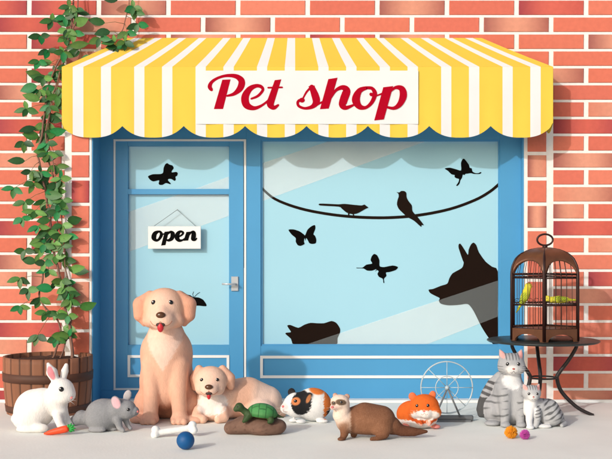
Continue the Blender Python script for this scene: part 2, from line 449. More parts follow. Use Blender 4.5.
decal('dog_head_decal', zp([(33,228),(50,225),(80,213),(104,205),(112,185),(125,165),(160,145),(167,125),(163,115),(148,70),(148,55),(155,53),(170,75),(183,95),(186,75),(195,55),(205,48),(215,58),(225,85),(250,120),(275,140),(297,158),(297,300),(297,441),(283,441),(262,412),(235,370),(205,310),(183,283),(150,286),(110,288),(80,282),(72,270),(75,260),(55,250),(38,240)],420,230,3.82), WY,
      'large dark dog head silhouette with pointed ears at the right edge of the window', 'window decal', 'decal')
decal('cat_decal', zp([(100,127),(125,122),(190,145),(240,120),(290,105),(340,108),(400,108),(460,90),(500,105),(530,150),(530,185),(510,230),(485,288),(170,288),(130,235),(85,195),(95,185),(130,180),(110,148)],275,310,8.16), WY,
      'dark crouching cat silhouette along the bottom of the display window', 'window decal', 'decal')

# ------------------------------------------------------------------ lettering
def stroke(mb, pts, org, s, Yb, Yf, n=7, caps=True):
    q = cr([(org[0]+x/s, org[1]+y/s, w/s) for x, y, w in pts], n)
    L, Rr = [], []
    for i, p in enumerate(q):
        a = q[max(i-1,0)]; b = q[min(i+1,len(q)-1)]
        t = np.array([b[0]-a[0], b[1]-a[1]]); t /= (np.linalg.norm(t)+1e-9); nn = np.array([-t[1], t[0]])*max(p[2]*1.06+.35, .3)/2
        L.append(p[:2]+nn); Rr.append(p[:2]-nn)
    vs = []
    for l, r in zip(L, Rr): vs += [P(*l, Yf), P(*r, Yf)]
    nF = len(vs)
    vs += [Vector((p.x, -Yb, p.z)) for p in vs]
    fs = []
    for i in range(len(q)-1):
        a, b, c, d = 2*i, 2*i+1, 2*i+3, 2*i+2
        fs += [(a,b,c,d), (nF+d,nF+c,nF+b,nF+a), (a,d,nF+d,nF+a), (b,nF+b,nF+c,c)]
    fs += [(0,nF,nF+1,1), (nF-2,nF-1,2*nF-1,2*nF-2)]
    mb.add(vs, fs)
    if caps:
        for p in (q[0], q[-1]):
            if p[2] > .9:
                mb.prism([(p[0]+p[2]/2*math.cos(a), p[1]+p[2]/2*math.sin(a)) for a in np.linspace(0, 2*math.pi, 17)[:-1]], Yb, Yf-.0002)
LETTERS = {
 'A': [  # zoom frame of "Pet"
  ('p', [(124,82),(170,80),(128,245),(77,245)]),
  ('s', [(64,138,16),(54,120,20),(66,94,15),(102,71,12),(150,59,14),(200,63,22),(231,88,32),(224,127,32),(190,160,17),(148,172,8)]),
  ('s', [(284,188,8),(322,172,12),(349,140,13),(340,121,16),(312,116,18),(275,135,28),(251,178,38),(259,222,36),(300,240,20),(345,224,11),(388,190,9)]),
  ('p', [(416,84),(452,80),(412,212),(370,208)]), ('s', [(391,204,40),(394,224,34),(412,237,20),(436,222,9)]),
  ('s', [(378,126,7),(458,124,7)])],
 'B': [
  ('s', [(38,165,6),(58,130,8),(84,104,9)]),
  ('p', [(66,104),(96,100),(100,120),(72,124)]),
  ('s', [(82,108,24),(97,145,32),(104,178,32),(86,203,18),(50,212,11),(20,202,11),(13,184,11),(22,172,12)]),
  ('p', [(34+14*math.cos(a), 172+12*math.sin(a)) for a in np.linspace(0, 2*math.pi, 15)[:-1]]),
  ('s', [(104,196,8),(135,180,7)]),
  ('p', [(163,69),(208,62),(165,213),(122,216)]),
  ('s', [(176,160,7),(200,124,12),(232,110,20),(252,126,34),(240,165,36),(233,195,32),(250,209,18),(290,194,7)]),
  ('s', [(352,111,13),(316,126,24),(298,168,36),(314,202,26),(346,208,13),(376,182,16),(391,142,19),(378,115,14),(350,111,12)]),
  ('s', [(372,143,16),(396,150,6),(432,137,6)]),
  ('p', [(432,109),(480,103),(435,266),(388,271)]),
  ('s', [(455,140,8),(490,111,12),(522,116,26),(530,150,32),(514,190,24),(485,211,14),(450,206,9)])],
 'O': [
  ('s', [(165,230,14),(132,248,32),(121,285,38),(140,309,20),(165,300,18),(186,264,24),(180,238,18),(163,230,13)]),
  ('s', [(180,262,9),(216,250,8)]),
  ('p', [(215,234),(252,230),(222,350),(184,355)]),
  ('s', [(240,256,8),(265,236,18),(285,252,34),(278,290,30),(250,309,18),(226,302,9)]),
  ('s', [(330,282,8),(364,262,12),(376,242,16),(355,231,16),(331,250,30),(323,285,36),(341,309,24),(372,306,12),(404,282,8)]),
  ('p', [(405,236),(442,232),(420,310),(380,313)]),
  ('s', [(424,268,8),(445,241,14),(468,240,28),(468,272,36),(463,298,28),(480,305,14),(496,290,8)])]}
def letters(mb, key, org, s, Yb, Yf):
    for i, (t, d) in enumerate(LETTERS[key]):
        yf = Yf + .0003*i
        if t == 'p': mb.prism([(org[0]+x/s, org[1]+y/s) for x, y in d], Yb, yf)
        else: stroke(mb, d, org, s, Yb, yf)

# ------------------------------------------------------------------ awning
aw = thing('awning', 'yellow and white striped shop awning with scalloped edge over the front', 'awning', P(306, 100, 0))
ST = [62, 72.5, 83, 84]
ST = []
bounds = [62]
# stripes measured along the front edge: (start, colour)
seq = [(62,0),(72.8,1),(83.4,0),(101,1)]
u = 111.0
while u < 541:
    seq += [(u,0),(u+23.2,1),(u+33.4,0),(u+51,1)]; u += 61.38
seq = [q for q in seq if q[0] < 541.5]
edges = [q[0] for q in seq] + [553.0]; cols = [q[1] for q in seq]; cols[-1] = 0
def top(u, t):
    """t=0 front edge, t=1 at the wall"""
    a = P(u, 67, PROT); b_ = P(127 + (u-62)*354/491, 38, 0.004)
    sag = -0.004*math.sin(math.pi*t)
    q = a.lerp(b_, t); q.z += sag; return q
cn = MB(); NT = 3
for i, c in enumerate(cols):
    u0, u1 = edges[i], edges[i+1]
    vs = []
    for k in range(NT+1): vs += [top(u0, k/NT), top(u1, k/NT)]
    cn.add(vs, [(2*k, 2*k+1, 2*k+3, 2*k+2) for k in range(NT)], c, None, False)
for u_ in (62, 553):                        # hipped ends
    vs = [top(u_, k/NT) for k in range(NT+1)]
    a = vs[0]; low = Vector((a.x, -0.004, a.z))
    cn.add(vs + [low], [tuple(range(NT+2))], 0)
cn.build('canopy', [M['yellow'], M['canvas']], aw, recalc=False, solid=.004)
def scallop(u):
    t = ((u - 122.4) / 61.38) % 1.0 * 2 - 1
    return 137.6 - 11.6*abs(t)**2.7
va = MB()
us = sorted(set([round(x, 2) for x in np.arange(62, 553.01, 1.02)] + edges + [553.0] + [122.4+61.38*k for k in range(-1, 8) if 62 < 122.4+61.38*k < 553]))
def vpt(u, f):
    vb = scallop(u)
    e = 0
    if u < 66: vb -= (66-u)**2*.25
    if u > 549: vb -= (u-549)**2*.25
    v = 66.9 + (vb-66.9)*f
    Y = PROT + .006*math.sin(f*math.pi*.5) + .004*f*math.sin(u*2*math.pi/30.7)
    return P(u, v, Y)
for a, b_ in zip(us[:-1], us[1:]):
    mid = (a+b_)/2
    c = cols[max(i for i in range(len(cols)) if edges[i] <= mid)]
    fsteps = [0, .25, .5, .75, 1]
    vs = []
    for f in fsteps: vs += [vpt(a, f), vpt(b_, f)]
    va.add(vs, [(2*k, 2*k+1, 2*k+3, 2*k+2) for k in range(4)], c, None, False)
for u_ in (62, 553):                        # side valances
    vs = []
    n = 24
    for k in range(n+1):
        f = k/n; p = vpt(u_, 0); q = vpt(u_, 1)
        y = -PROT + f*(PROT-.004); dz = -.06*abs(math.sin(f*math.pi*1.0))
        vs += [Vector((p.x, y, p.z)), Vector((p.x, y, q.z+dz))]
    va.add(vs, [(2*k, 2*k+1, 2*k+3, 2*k+2) for k in range(n)], 0, None, True)
va.build('valance', [M['yellow'], M['canvas']], aw, recalc=False, solid=.003)
rail = MB(); rail.tube([P(64, 69, PROT-.02), P(551, 69, PROT-.02)], .012, 10)
for uu in (70, 306, 545): rail.tube([P(uu, 69, PROT-.02), P(uu, 69, .005)], .01, 8)
rail.build('support_rail', M['steel'], aw)
sg = MB(); sg.pbox(196.2, 70.6, 418.3, 124, PROT+.006, PROT+.0130)
sgo = sg.build('sign_panel', M['canvas'], aw)
lt = MB(); letters(lt, 'A', (200, 65), 5.564, PROT+.0131, PROT+.0145); lt.build('lettering', M['red'], sgo)['label'] = 'crimson script word Pet'
lt = MB(); letters(lt, 'B', (295, 65), 4.896, PROT+.0131, PROT+.0145); lt.build('lettering', M['red'], sgo)['label'] = 'crimson script word shop'

# ------------------------------------------------------------------ open sign
SY = DF + .004
sn = thing('open_sign', 'white hanging board reading open on a thin string on the shop door', 'sign', P(174.5, 237, SY))
g = MB(); g.pbox(148, 226.3, 200.8, 248.8, SY, SY+.02, ch=.002); bd = g.build('board', M['white'], sn)
g = MB(); letters(g, 'O', (140, 205), 8.743, SY+.0203, SY+.0215); g.build('lettering', M['black'], bd)
g = MB(); g.tube([P(153.7, 226.4, SY+.01), P(177.2, 209.8, SY+.004)], .0018, 6); g.tube([P(177.2, 209.8, SY+.004), P(196, 226.4, SY+.01)], .0018, 6)
g.build('string', M['string'], sn)
g = MB(); g.ball(P(177.2, 209.6, SY-.008), .005); g.tube([P(177.2,209.6,DY), P(177.2,209.6,SY-.004)], .0025, 6); g.build('hook', M['steel'], sn)

# ------------------------------------------------------------------ implicit-surface modeller for bodies
def surface_nets(Fv, org, h):
    nx, ny, nz = Fv.shape
    ins = Fv < 0
    c = np.zeros((nx-1, ny-1, nz-1), np.int8)
    for dx in (0,1):
        for dy in (0,1):
            for dz in (0,1): c += ins[dx:nx-1+dx, dy:ny-1+dy, dz:nz-1+dz]
    act = (c > 0) & (c < 8)
    idx = -np.ones(act.shape, np.int64)
    A = np.argwhere(act); idx[act] = np.arange(len(A))
    acc = np.zeros((len(A), 3)); cnt = np.zeros(len(A))
    for ax in range(3):
        o1, o2 = [k for k in range(3) if k != ax]
        for s1 in (0,1):
            for s2 in (0,1):
                a = A.copy(); a[:,o1] += s1; a[:,o2] += s2
                b = a.copy(); b[:,ax] += 1
                fa = Fv[a[:,0],a[:,1],a[:,2]]; fb = Fv[b[:,0],b[:,1],b[:,2]]
                mk = (fa < 0) != (fb < 0)
                t = np.where(mk, fa/np.where(mk, fa-fb, 1), 0)
                pt = a.astype(float); pt[:,ax] += t
                acc[mk] += pt[mk]; cnt[mk] += 1
    V = acc/cnt[:,None]*h + org
    Q = []
    for ax in range(3):
        o1, o2 = [(1,2),(2,0),(0,1)][ax]
        sl0 = [slice(None)]*3; sl1 = [slice(None)]*3
        sl0[ax] = slice(0,-1); sl1[ax] = slice(1,None)
        ch = ins[tuple(sl0)] != ins[tuple(sl1)]
        E = np.argwhere(ch)
        ok = (E[:,o1] > 0) & (E[:,o2] > 0) & (E[:,o1] < Fv.shape[o1]-1) & (E[:,o2] < Fv.shape[o2]-1)
        E = E[ok]
        quad = []
        for d1, d2 in ((-1,-1),(0,-1),(0,0),(-1,0)):
            e = E.copy(); e[:,o1] += d1; e[:,o2] += d2
            quad.append(idx[e[:,0],e[:,1],e[:,2]])
        q = np.stack(quad, 1)
        flip = ~ins[E[:,0],E[:,1],E[:,2]]
        q[flip] = q[flip][:, ::-1]
        Q.append(q)
    Q = np.concatenate(Q)
    return V, Q

class Body:
    """smooth union of ellipsoids and tapered limbs, in local photo pixels (u right, v down, w toward camera)"""
    def __init__(self, v0, k=3.0, dv=0.0): self.pr = []; self.k = k; self.v0 = v0; self.dv = dv; self.Y0 = GY(v0+dv); self.sc = K(self.Y0)
    def E(self, u, v, w, ru, rv, rw, rot=0, col=None, k=None):
        self.pr.append(('e', np.array([u,v,w],float), np.array([ru,rv,rw],float), R(rot), col, k)); return self
    def L(self, pts, col=None, k=None):
        self.pr.append(('l', [np.array(p, float) for p in pts], None, 0, col, k)); return self
    def d1(self, p, X):
        if p[0] == 'e':
            q = X - p[1]
            c, s = math.cos(p[3]), math.sin(p[3])
            qq = np.stack([q[...,0]*c + q[...,1]*s, -q[...,0]*s + q[...,1]*c, q[...,2]], -1)
            k0 = np.linalg.norm(qq/p[2], axis=-1); k1 = np.linalg.norm(qq/(p[2]**2), axis=-1)
            return k0*(k0-1)/np.maximum(k1, 1e-6)
        best = None
        for a, b in zip(p[1][:-1], p[1][1:]):
            ba = b[:3]-a[:3]; pa = X - a[:3]
            t = np.clip((pa@ba)/max(ba@ba, 1e-6), 0, 1)
            d = np.linalg.norm(pa - t[...,None]*ba, axis=-1) - (a[3]+(b[3]-a[3])*t)
            best = d if best is None else np.minimum(best, d)
        return best
    def sdf(self, X, each=False):
        out = None; ds = []
        for p in self.pr:
            d = self.d1(p, X)
            if each: ds.append(d)
            if out is None: out = d
            else:
                k = p[5] or self.k
                h = np.clip(0.5 + 0.5*(out-d)/k, 0, 1)
                out = out*(1-h) + d*h - k*h*(1-h)
        out = np.maximum(out, X[...,1] - self.v0 - .0)     # flat soles on the ground
        return (out, ds) if each else out
    def bounds(self):
        lo = np.full(3, 1e9); hi = -lo
        for p in self.pr:
            if p[0] == 'e':
                r = np.full(3, max(p[2])); lo = np.minimum(lo, p[1]-r); hi = np.maximum(hi, p[1]+r)
            else:
                for a in p[1]: lo = np.minimum(lo, a[:3]-a[3]); hi = np.maximum(hi, a[:3]+a[3])
        return lo-3, hi+3
    def W(self, u, v, w):
        return Vector(((u-306)*self.sc, -self.Y0 - w*self.sc, HC + (HZ-v-self.dv)*self.sc))
    def front(self, u, v):
        w = np.arange(90, -60, -.2)
        X = np.stack([np.full_like(w, u), np.full_like(w, v), w], -1)
        d = self.sdf(X); i = np.argmax(d < 0)
        return w[i] if (d < 0).any() else 0.0
    def mesh(self, name, parent, base, paint=None, h=0.8, mt='fur', disp=0.0, smooth=2):
        lo, hi = self.bounds()
        n = np.ceil((hi-lo)/h).astype(int)+1
        ax = [lo[i]+h*np.arange(n[i]) for i in range(3)]
        Fv = np.empty(tuple(n))
        for i, x in enumerate(ax[0]):
            X = np.stack(np.meshgrid([x], ax[1], ax[2], indexing='ij'), -1)[0]
            Fv[i] = self.sdf(X)
        V, Q = surface_nets(Fv, lo, h)
        for _ in range(smooth):
            s = np.zeros_like(V); c = np.zeros(len(V))
            for a in range(4):
                b = (a+1) % 4
                np.add.at(s, Q[:,a], V[Q[:,b]]); np.add.at(c, Q[:,a], 1)
                np.add.at(s, Q[:,b], V[Q[:,a]]); np.add.at(c, Q[:,b], 1)
            V = V*.5 + s/np.maximum(c,1)[:,None]*.5
        _, ds = self.sdf(V, True)
        base = np.array(base, float)
        colr = np.tile(base, (len(V),1)); wsum = np.zeros(len(V)); csum = np.zeros((len(V),3))
        for p, d in zip(self.pr, ds):
            w = np.exp(-np.clip(d, -4, 30)/.9)
            csum += w[:,None]*np.array(p[4] if p[4] is not None else base); wsum += w
        colr = csum/np.maximum(wsum,1e-9)[:,None]
        if paint is not None: colr = paint(V[:,0], V[:,1], V[:,2], colr)
        lc = np.clip(colr,0,255)/255
        lc = np.where(lc <= .04045, lc/12.92, ((lc+.055)/1.055)**2.4)*.8
        wx = np.stack([(V[:,0]-306)*self.sc, -self.Y0 - V[:,2]*self.sc, HC + (HZ-V[:,1]-self.dv)*self.sc], 1)
        o0 = ORIGIN[parent.name]
        me = bpy.data.meshes.new(name)
        me.vertices.add(len(V)); me.vertices.foreach_set('co', (wx-np.array(o0)).astype(np.float32).ravel())
        Q = Q[:, ::-1]
        me.loops.add(Q.size); me.loops.foreach_set('vertex_index', Q.astype(np.int32).ravel())
        me.polygons.add(len(Q)); me.polygons.foreach_set('loop_start', np.arange(0, Q.size, 4, dtype=np.int32))
        me.polygons.foreach_set('use_smooth', np.ones(len(Q), bool))
        me.update(calc_edges=True); me.validate()
        ca = me.color_attributes.new('Col', 'FLOAT_COLOR', 'POINT')
        ca.data.foreach_set('color', np.concatenate([lc, np.ones((len(V),1))],1).astype(np.float32).ravel())
        # make normals face outwards
        bm = bmesh.new(); bm.from_mesh(me); bmesh.ops.recalc_face_normals(bm, faces=bm.faces); bm.to_mesh(me); bm.free()
        me.materials.append(M[mt])
        o = bpy.data.objects.new(name, me); COL.objects.link(o); o.parent = parent; ORIGIN[o.name] = o0
        return o
    # small parts set on the surface
    def bead(self, name, parent, u, v, ru, rv, rw, mt, sink=.35, dw=0, rot=0):
        w = self.front(u, v) + dw - rw*sink
        g = MB(); s = self.sc
        g.ball(self.W(u, v, w), (ru*s, rw*s, rv*s), rot=Matrix.Rotation(R(-rot), 3, 'Y') if rot else None)
        return g.build(name, M[mt], parent)
    def eye(self, parent, u, v, r, white=True, squash=1.0):
        o = self.bead('eye', parent, u, v, r, r*squash, r*.7, 'eye')
        if white:
            g = MB(); w = self.front(u, v)
            g.ball(self.W(u-.3*r, v-.38*r, w + r*.36), .26*r*self.sc, nu=10, nv=6); g.build('catchlight', M['glint'], o)
        return o
    def line(self, name, parent, pts, rad, mt, lift=.0, n=6):
        q = cr(pts, n); g = MB()
        g.tube([self.W(p[0], p[1], self.front(p[0], p[1])+lift) for p in q], rad*self.sc, 6)
        return g.build(name, M[mt], parent)
    def hairs(self, name, parent, specs, rad=.16, mt='whisker'):
        for u, v, u2, v2, dw in specs:
            g = MB(); w = self.front(u, v)
            g.tube([self.W(u, v, w-.3), self.W((u+u2)/2, (v+v2)/2-.6, w+dw*.6), self.W(u2, v2, w+dw)], [rad*self.sc, rad*.8*self.sc, rad*.3*self.sc], 5)
            g.build('whisker', M[mt], parent)

def sst(x, a, b):
    t = np.clip((x-a)/(b-a), 0, 1); return t*t*(3-2*t)
def blend(col, m, c): return col*(1-m[:,None]) + np.array(c, float)*m[:,None]
def ell(u, v, cu, cv, ru, rv, rot=0, soft=.12):
    c, s = math.cos(R(rot)), math.sin(R(rot))
    du, dv = u-cu, v-cv
    a = du*c + dv*s; b = -du*s + dv*c
    d = np.sqrt((a/ru)**2+(b/rv)**2)
    return 1 - sst(d, 1-soft, 1+soft)
def fz(u, v, w, a=1.0, f=.9):      # cheap wobble for fur edges
    return a*(np.sin(u*f+v*.7)*np.cos(v*f*1.3-w*.8)+.5*np.sin(u*f*2.7+w*1.9)*np.cos(v*f*2.3+1))

def animal(name, label, cat, u, v0):
    return thing(name, label, cat, P(u, v0, GY(v0)))

# ---------------- big dog
SKIN = (241,188,161); LITE = (252,214,194); DEEP = (234,172,144)
t = animal('dog', 'large sitting peach golden dog with drooping ears and tongue out', 'dog', 167, 420)
B = Body(418.8, 4.0)
B.L([(167,332,8,17),(167.5,352,10,24),(167.5,384,4,26)])
B.E(167.3,352,6,25.2,26,15,k=6); B.E(167.3,380,4,25.8,24,12,k=6)
B.E(167,398,-10,30,22,22)
B.E(147.5,404,4,13,17,19); B.E(188.5,404,4,13,17,19)
B.E(166.5,307.5,16,20,19.5,19, col=(246,196,166)); B.E(166.5,298,14,15,9.5,13)
B.E(166.5,318,33,12.5,10,11, col=(248,204,176), k=5); B.E(166.5,312,30,5,8,10,k=5)
B.E(154,319,24,8,7,8); B.E(179,319,24,8,7,8)
B.L([(152,295,14,5),(143.5,304,14,8.5),(143,314,15,7),(147,322,16,3.5)], DEEP, 1.6)
B.L([(181,295,14,5),(189.5,304,14,8.5),(190,314,15,7),(186,322,16,3.5)], DEEP, 1.6)
B.L([(154.5,362,20,10.5),(155.5,390,27,8),(154.5,412,27,7)], k=2.2); B.L([(180.5,362,20,10.5),(181.5,390,27,8),(183,412,27,7)], k=2.2)
B.E(153.5,415,30,9.5,5,9); B.E(183.5,415,30,9.5,5,9)
B.E(142,415.4,20,9,5,13,k=2); B.E(198,415.4,20,13,4.8,13,k=2)
for c_ in (153.5, 183.5):
    for d_ in (-5, 0, 5): B.E(c_+d_,416,37,3.1,3.2,3.4,k=1)
def paint(u, v, w, c):
    f = fz(u, v, w, .8)
    bib = (sst(w, 8, 16))*(1-sst(np.abs(u-167)+f - np.interp(v, [326,330,338,352,368,372],[14,18,17,10.5,0,-4]), -1.8, 1.8))*sst(v,324,329)*(1-sst(v,368,371))
    c = blend(c, bib*.85, (253,220,202))
    c = blend(c, ell(u,v,167.5,400,22,20,0,.6)*(1-sst(w,20,26))*.8, (220,152,122))  # shade in the gap between the front legs, painted into the fur
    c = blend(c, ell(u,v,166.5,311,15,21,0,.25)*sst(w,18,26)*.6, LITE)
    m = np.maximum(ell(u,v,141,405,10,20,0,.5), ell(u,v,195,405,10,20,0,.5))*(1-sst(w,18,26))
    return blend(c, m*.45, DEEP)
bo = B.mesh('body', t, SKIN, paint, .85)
B.eye(bo,158.2,301,2.5); B.eye(bo,174.6,301,2.5)
B.bead('nose', bo,166.4,312.6,4.7,3.3,3.6,'nose_brown',.2)
B.line('mouth', bo,[(156,318.5),(159,321.8),(163,322.6),(166.3,318.8),(170,322.6),(174,321.8),(177,318.5)],.35,'mouth')
B.bead('mouth_opening', bo,166.3,321.8,4.4,2.6,1.6,'mouth_dark',.1)
B.bead('tongue', bo,166.3,324.2,3.1,4.8,2.4,'tongue',.1,1.4)

# ---------------- puppy
t = animal('puppy', 'small peach puppy lying down with white chest beside the big dog', 'puppy', 238, 418)
B = Body(418.3, 3.0)
B.L([(224,400,0,19),(247,397.5,-8,19.5),(266,403,-12,16),(280,413,-12,7)])
B.E(213.5,402,10,18,17,15); B.E(213,411,14,20,8,12)
B.E(258,409,4,17,11,12, col=(250,210,190)); B.L([(268,415,6,5),(256,417,14,4),(246,418,18,3.4)])
B.E(212.5,378,22,16.4,14.3,15, col=(249,206,180)); B.E(212.5,385,34,9.5,7.5,8.5, col=(250,212,190), k=4); B.E(204,385,28,6,6,6); B.E(221,385,28,6,6,6)
B.L([(201,367,18,4),(197,376,18,5.5),(197,385,18,3.5)], SKIN, 1.3); B.L([(224,367,18,4),(230.5,376,18,6),(232,384,17,3.8)], SKIN, 1.3)
B.L([(201,408,22,6),(199,413,28,5),(206,414.4,31,4.2)], (246,200,174), 3); B.L([(224,408,22,6.5),(226,413,28,5),(221,414.4,31,4.2)], (246,200,174), 3)
def paint(u, v, w, c):
    f = fz(u, v, w, 1.3, .8)
    bib = ell(u+f, v+f, 214, 400, 15, 11.5, 0, .12)*sst(w,12,17)*sst(v,389,392)
    c = blend(c, bib, (254,243,236))
    c = blend(c, ell(u,v,212.5,379,12,16,0,.3)*sst(w,24,30)*.6, LITE)
    c = blend(c, ell(u,v,244,398,9,22,12,.5)*.55, (238,178,148))
    return blend(c, ell(u,v,270,398,16,16,20,.5)*.7, (253,226,212))
bo = B.mesh('body', t, (249,208,184), paint, .75)
B.eye(bo,205.3,375.6,2.0,squash=.9); B.eye(bo,220,375.6,2.0,squash=.9)
B.bead('nose', bo,212.6,381.8,4.0,2.6,3,'nose_brown',.2)
B.line('mouth', bo,[(204.5,386.5),(207.5,388.6),(211,388.2),(212.6,385.2),(214.5,388.2),(218,388.6),(221,386.5)],.3,'mouth')
B.bead('mouth_opening', bo,212.6,387.9,3.2,1.8,1.2,'mouth_dark',.1)
B.bead('tongue', bo,212.6,390.2,1.9,3.6,1.8,'tongue',.1,1.0)

# ---------------- rabbit
t = animal('rabbit', 'white sitting rabbit with upright pink-lined ears before the barrel', 'rabbit', 42, 429)
B = Body(430, 3.2); WH = (252,250,246)
B.E(35,409,0,20.5,20,15,-18); B.L([(28,414,0,14),(44,402,3,14.5),(58,399,5,11)])
B.L([(57,400,6,11),(61,410,7,8.5),(63,418,8,6)]); B.E(30,418,9,15,11,9)
B.E(63,389,8,13,12,11); B.E(70.5,393.5,9,7,7,7.5); B.E(66,396,11,7,6,7)
B.L([(57.5,379,9,4),(54,371.5,8.5,5.6),(50.2,363.2,8,1.8)], k=1.5)
B.L([(63.5,379,3,3.2),(65,371,1,3.8),(66.3,365,0,2)], k=1.5)
B.L([(61,414,14,5),(64,422,16,3.8),(69,426.5,17,3)], k=2); B.L([(65,414,4,4.5),(69,421,4,3.4),(72,424.5,5,2.8)], k=2)
B.E(33,427,14,13,3.6,5,k=2); B.E(44,425.5,15,8,4.5,5,k=2); B.E(15.5,419,-2,5,5,5)
def paint(u, v, w, c):
    c = blend(c, ell(u,v,53.8,371.4,3.3,7.6,-25,.15)*sst(w,10,11.5), (242,150,158))
    return blend(c, ell(u,v,32,420,20,12,0,.6)*.25, (240,232,226))
bo = B.mesh('body', t, WH, paint, .75)
B.eye(bo,65.4,387,2.6); B.bead('nose', bo,74.4,395.8,1.7,1.5,1.5,'nose_pink',.3)
B.line('mouth', bo,[(74.6,397.4),(73.4,399.4),(71.2,400)],.22,'mouth')
B.hairs('whiskers', bo, [(73,397,80,395,3),(73,398,80,398.5,3),(72,398.6,78.5,402,3)])

# ---------------- chinchilla
t = animal('chinchilla', 'grey round chinchilla with pink ears and bushy tail facing right', 'chinchilla', 108, 430)
B = Body(430.5, 3.2); GR = (150,152,156)
B.E(104,414,0,18.5,15.5,14); B.E(99,419,5,13,10.5,10)
B.L([(118,409,2,11.5),(128,408.5,4,8.8),(135,410.5,5,5)]); B.E(128,412,6,7,6,6)
B.E(118,401,10.5,5,7,1.8,-25,k=1); B.E(127,396,-2,4,6.2,1.8,20,(196,190,192),k=1.4)
B.L([(90,420,-2,6),(81,418,-3,7.5),(75,421,-3,5.5)])
B.L([(119,418,9,4.5),(121.5,426,10,3),(125,428.6,11,2.1)],k=2); B.L([(125,417,1,3.6),(128,425,2,2.4),(131,427.8,3,1.9)],k=2)
B.E(99,428,11,9,2.7,4,k=2); B.E(112,428.5,2,6,2.2,3,k=2)
def paint(u, v, w, c):
    c = c + np.convolve(rng.normal(size=len(u)), np.ones(3)/3, 'same')[:,None]*5
    c = blend(c, ell(u,v,118,401,4.0,5.9,-25,.15)*sst(w,10.5,11.5), (246,192,200))
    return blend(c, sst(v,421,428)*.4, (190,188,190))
bo = B.mesh('body', t, GR, paint, .7)
B.eye(bo,130.2,407.8,1.7); B.bead('nose', bo,138.8,410.4,1.3,1.2,1.2,'nose_pink',.4)
B.hairs('whiskers', bo, [(136,412,144,409,3),(136,413,144,413,3),(135,414,142,417,3)], .14, 'mouth_dark')

# ---------------- guinea pig
t = animal('guinea_pig', 'white guinea pig with black face patch and orange rump', 'guinea pig', 308, 421)
B = Body(421.5, 3.5)
B.E(313,404.3,0,18.5,16.5,14); B.E(297,404.5,3,13.5,12.5,11.5); B.L([(291,406,5,8.5),(285.5,407.5,6,5)])
B.E(307.5,396,11,3.6,6,1.8,35,(40,38,38),k=1); B.E(291.6,393,-5,4,4.5,1.8,-10,(40,36,36),k=1)
B.E(301,419.6,11,5,2.3,4,k=2); B.E(293,419.4,6,4,2,3.5,k=2); B.E(322,419.6,8,6,2.4,4,k=2)
def paint(u, v, w, c):
    f = fz(u, v, w, .8, 1.2); q = sst(w,0,2)
    e = 1-sst(np.abs(u+f-(326.5-.02*(v-404)**2)), 4.6, 5.8)
    c = blend(c, np.maximum(sst(u+f, 323+.012*(v-404)**2*0, 324.5)*(v<418), ell(u,v,317,389,8,4.2,12,.2)), (232,128,60))
    c = blend(c, np.maximum(ell(u+f,v,331,391,4.5,5,0,.2), ell(u+f,v,331.5,413,5,6,0,.2)), (46,40,40))
    c = blend(c, ell(u+f,v+f*.6,301.5,401.5,9.8,11.8,12,.07)*q, (38,38,40))
    c = blend(c, ell(u,v,296,399.5,4.6,3.8,-15,.15)*q, (226,140,88))
    c = blend(c, ell(u,v,308.5,397,2,4.6,25,.2)*q, (196,128,84))
    return blend(c, ell(u,v,285,405,3.5,3,0,.4)*.6, (250,206,206))
bo = B.mesh('body', t, (252,251,249), paint, .65)
B.eye(bo,295.6,399.4,1.8); B.bead('nose', bo,283.4,405.2,1.6,1.3,1.4,'nose_pink',.4)
B.line('mouth', bo,[(283,408.6),(285,410.4),(287.6,410)],.22,'mouth')
B.hairs('whiskers', bo, [(285,408,277,406,3),(285,409,277,409.6,3),(286,409.6,279,413,3)])

# ---------------- ferret
t = animal('ferret', 'brown long-bodied ferret with cream masked face and neck', 'ferret', 366, 436)
B = Body(438, 3.2); BR = (134,92,68); CR = (250,226,208)
B.L([(348,421,0,12),(365,417,0,14.5),(381,420,0,14.5),(391,425,0,9)])
B.E(368,427.5,0,22,7,10,k=4)
B.L([(391,426,0,7.5),(402,430.5,1,5.6),(414,431.5,2,4.4),(426,431,3,1.6)], (104,66,48), 3)
B.L([(342,404,7,7.5),(341,414,6,8.5),(347,421,3,11)], CR, 2)
B.E(339.5,400.5,9,9.3,7.3,8, col=CR, k=2); B.L([(336.5,403,13,5),(332.3,405,16,2.8)], CR, 2.5)
B.E(346.8,395.8,6,3,3,1.6,20,(196,150,130),k=.8); B.E(335,394.6,5,2.6,2.6,1.5,-10,(196,150,130),k=.8)
B.L([(345,424,8,6.5),(344,432,10,4),(342.5,436,12,3)], (128,86,62), 2); B.L([(354,428,-4,5.5),(354,435,-4,3.4)], (128,86,62), 2)
B.E(381,428,9,10,7.5,5.5); B.L([(384,433,11,4),(376,436.2,14,2.6),(371,436.6,15,2.2)], (118,78,56), 2); B.E(340.5,436.6,14,3.6,1.9,3.4,0,(118,78,56),k=1.2)
def paint(u, v, w, c):
    f = fz(u, v, w, .6, 1.2)
    c = blend(c, ell(u,v,366,424,16,9,10,.5)*sst(w,6,12)*.5, (160,114,86)); c = c + np.convolve(rng.normal(size=len(u)), np.ones(3)/3, 'same')[:,None]*6
    c = blend(c, sst(u+f,349.5,351.5)*sst(v,396,404)*(1-sst(u,353,356)), BR)
    q = sst(w, 7, 10)
    c = blend(c, ell(u+f*.5,v,340.5,400,5.4,2.9,8,.15)*q, (112,92,74))
    c = blend(c, ell(u,v,333.2,401,2.2,1.9,0,.2)*q, (112,92,74))
    return blend(c, ell(u,v,333.5,405,4,2.6,0,.4)*q*.5, (252,206,198))
bo = B.mesh('body', t, BR, paint, .7)
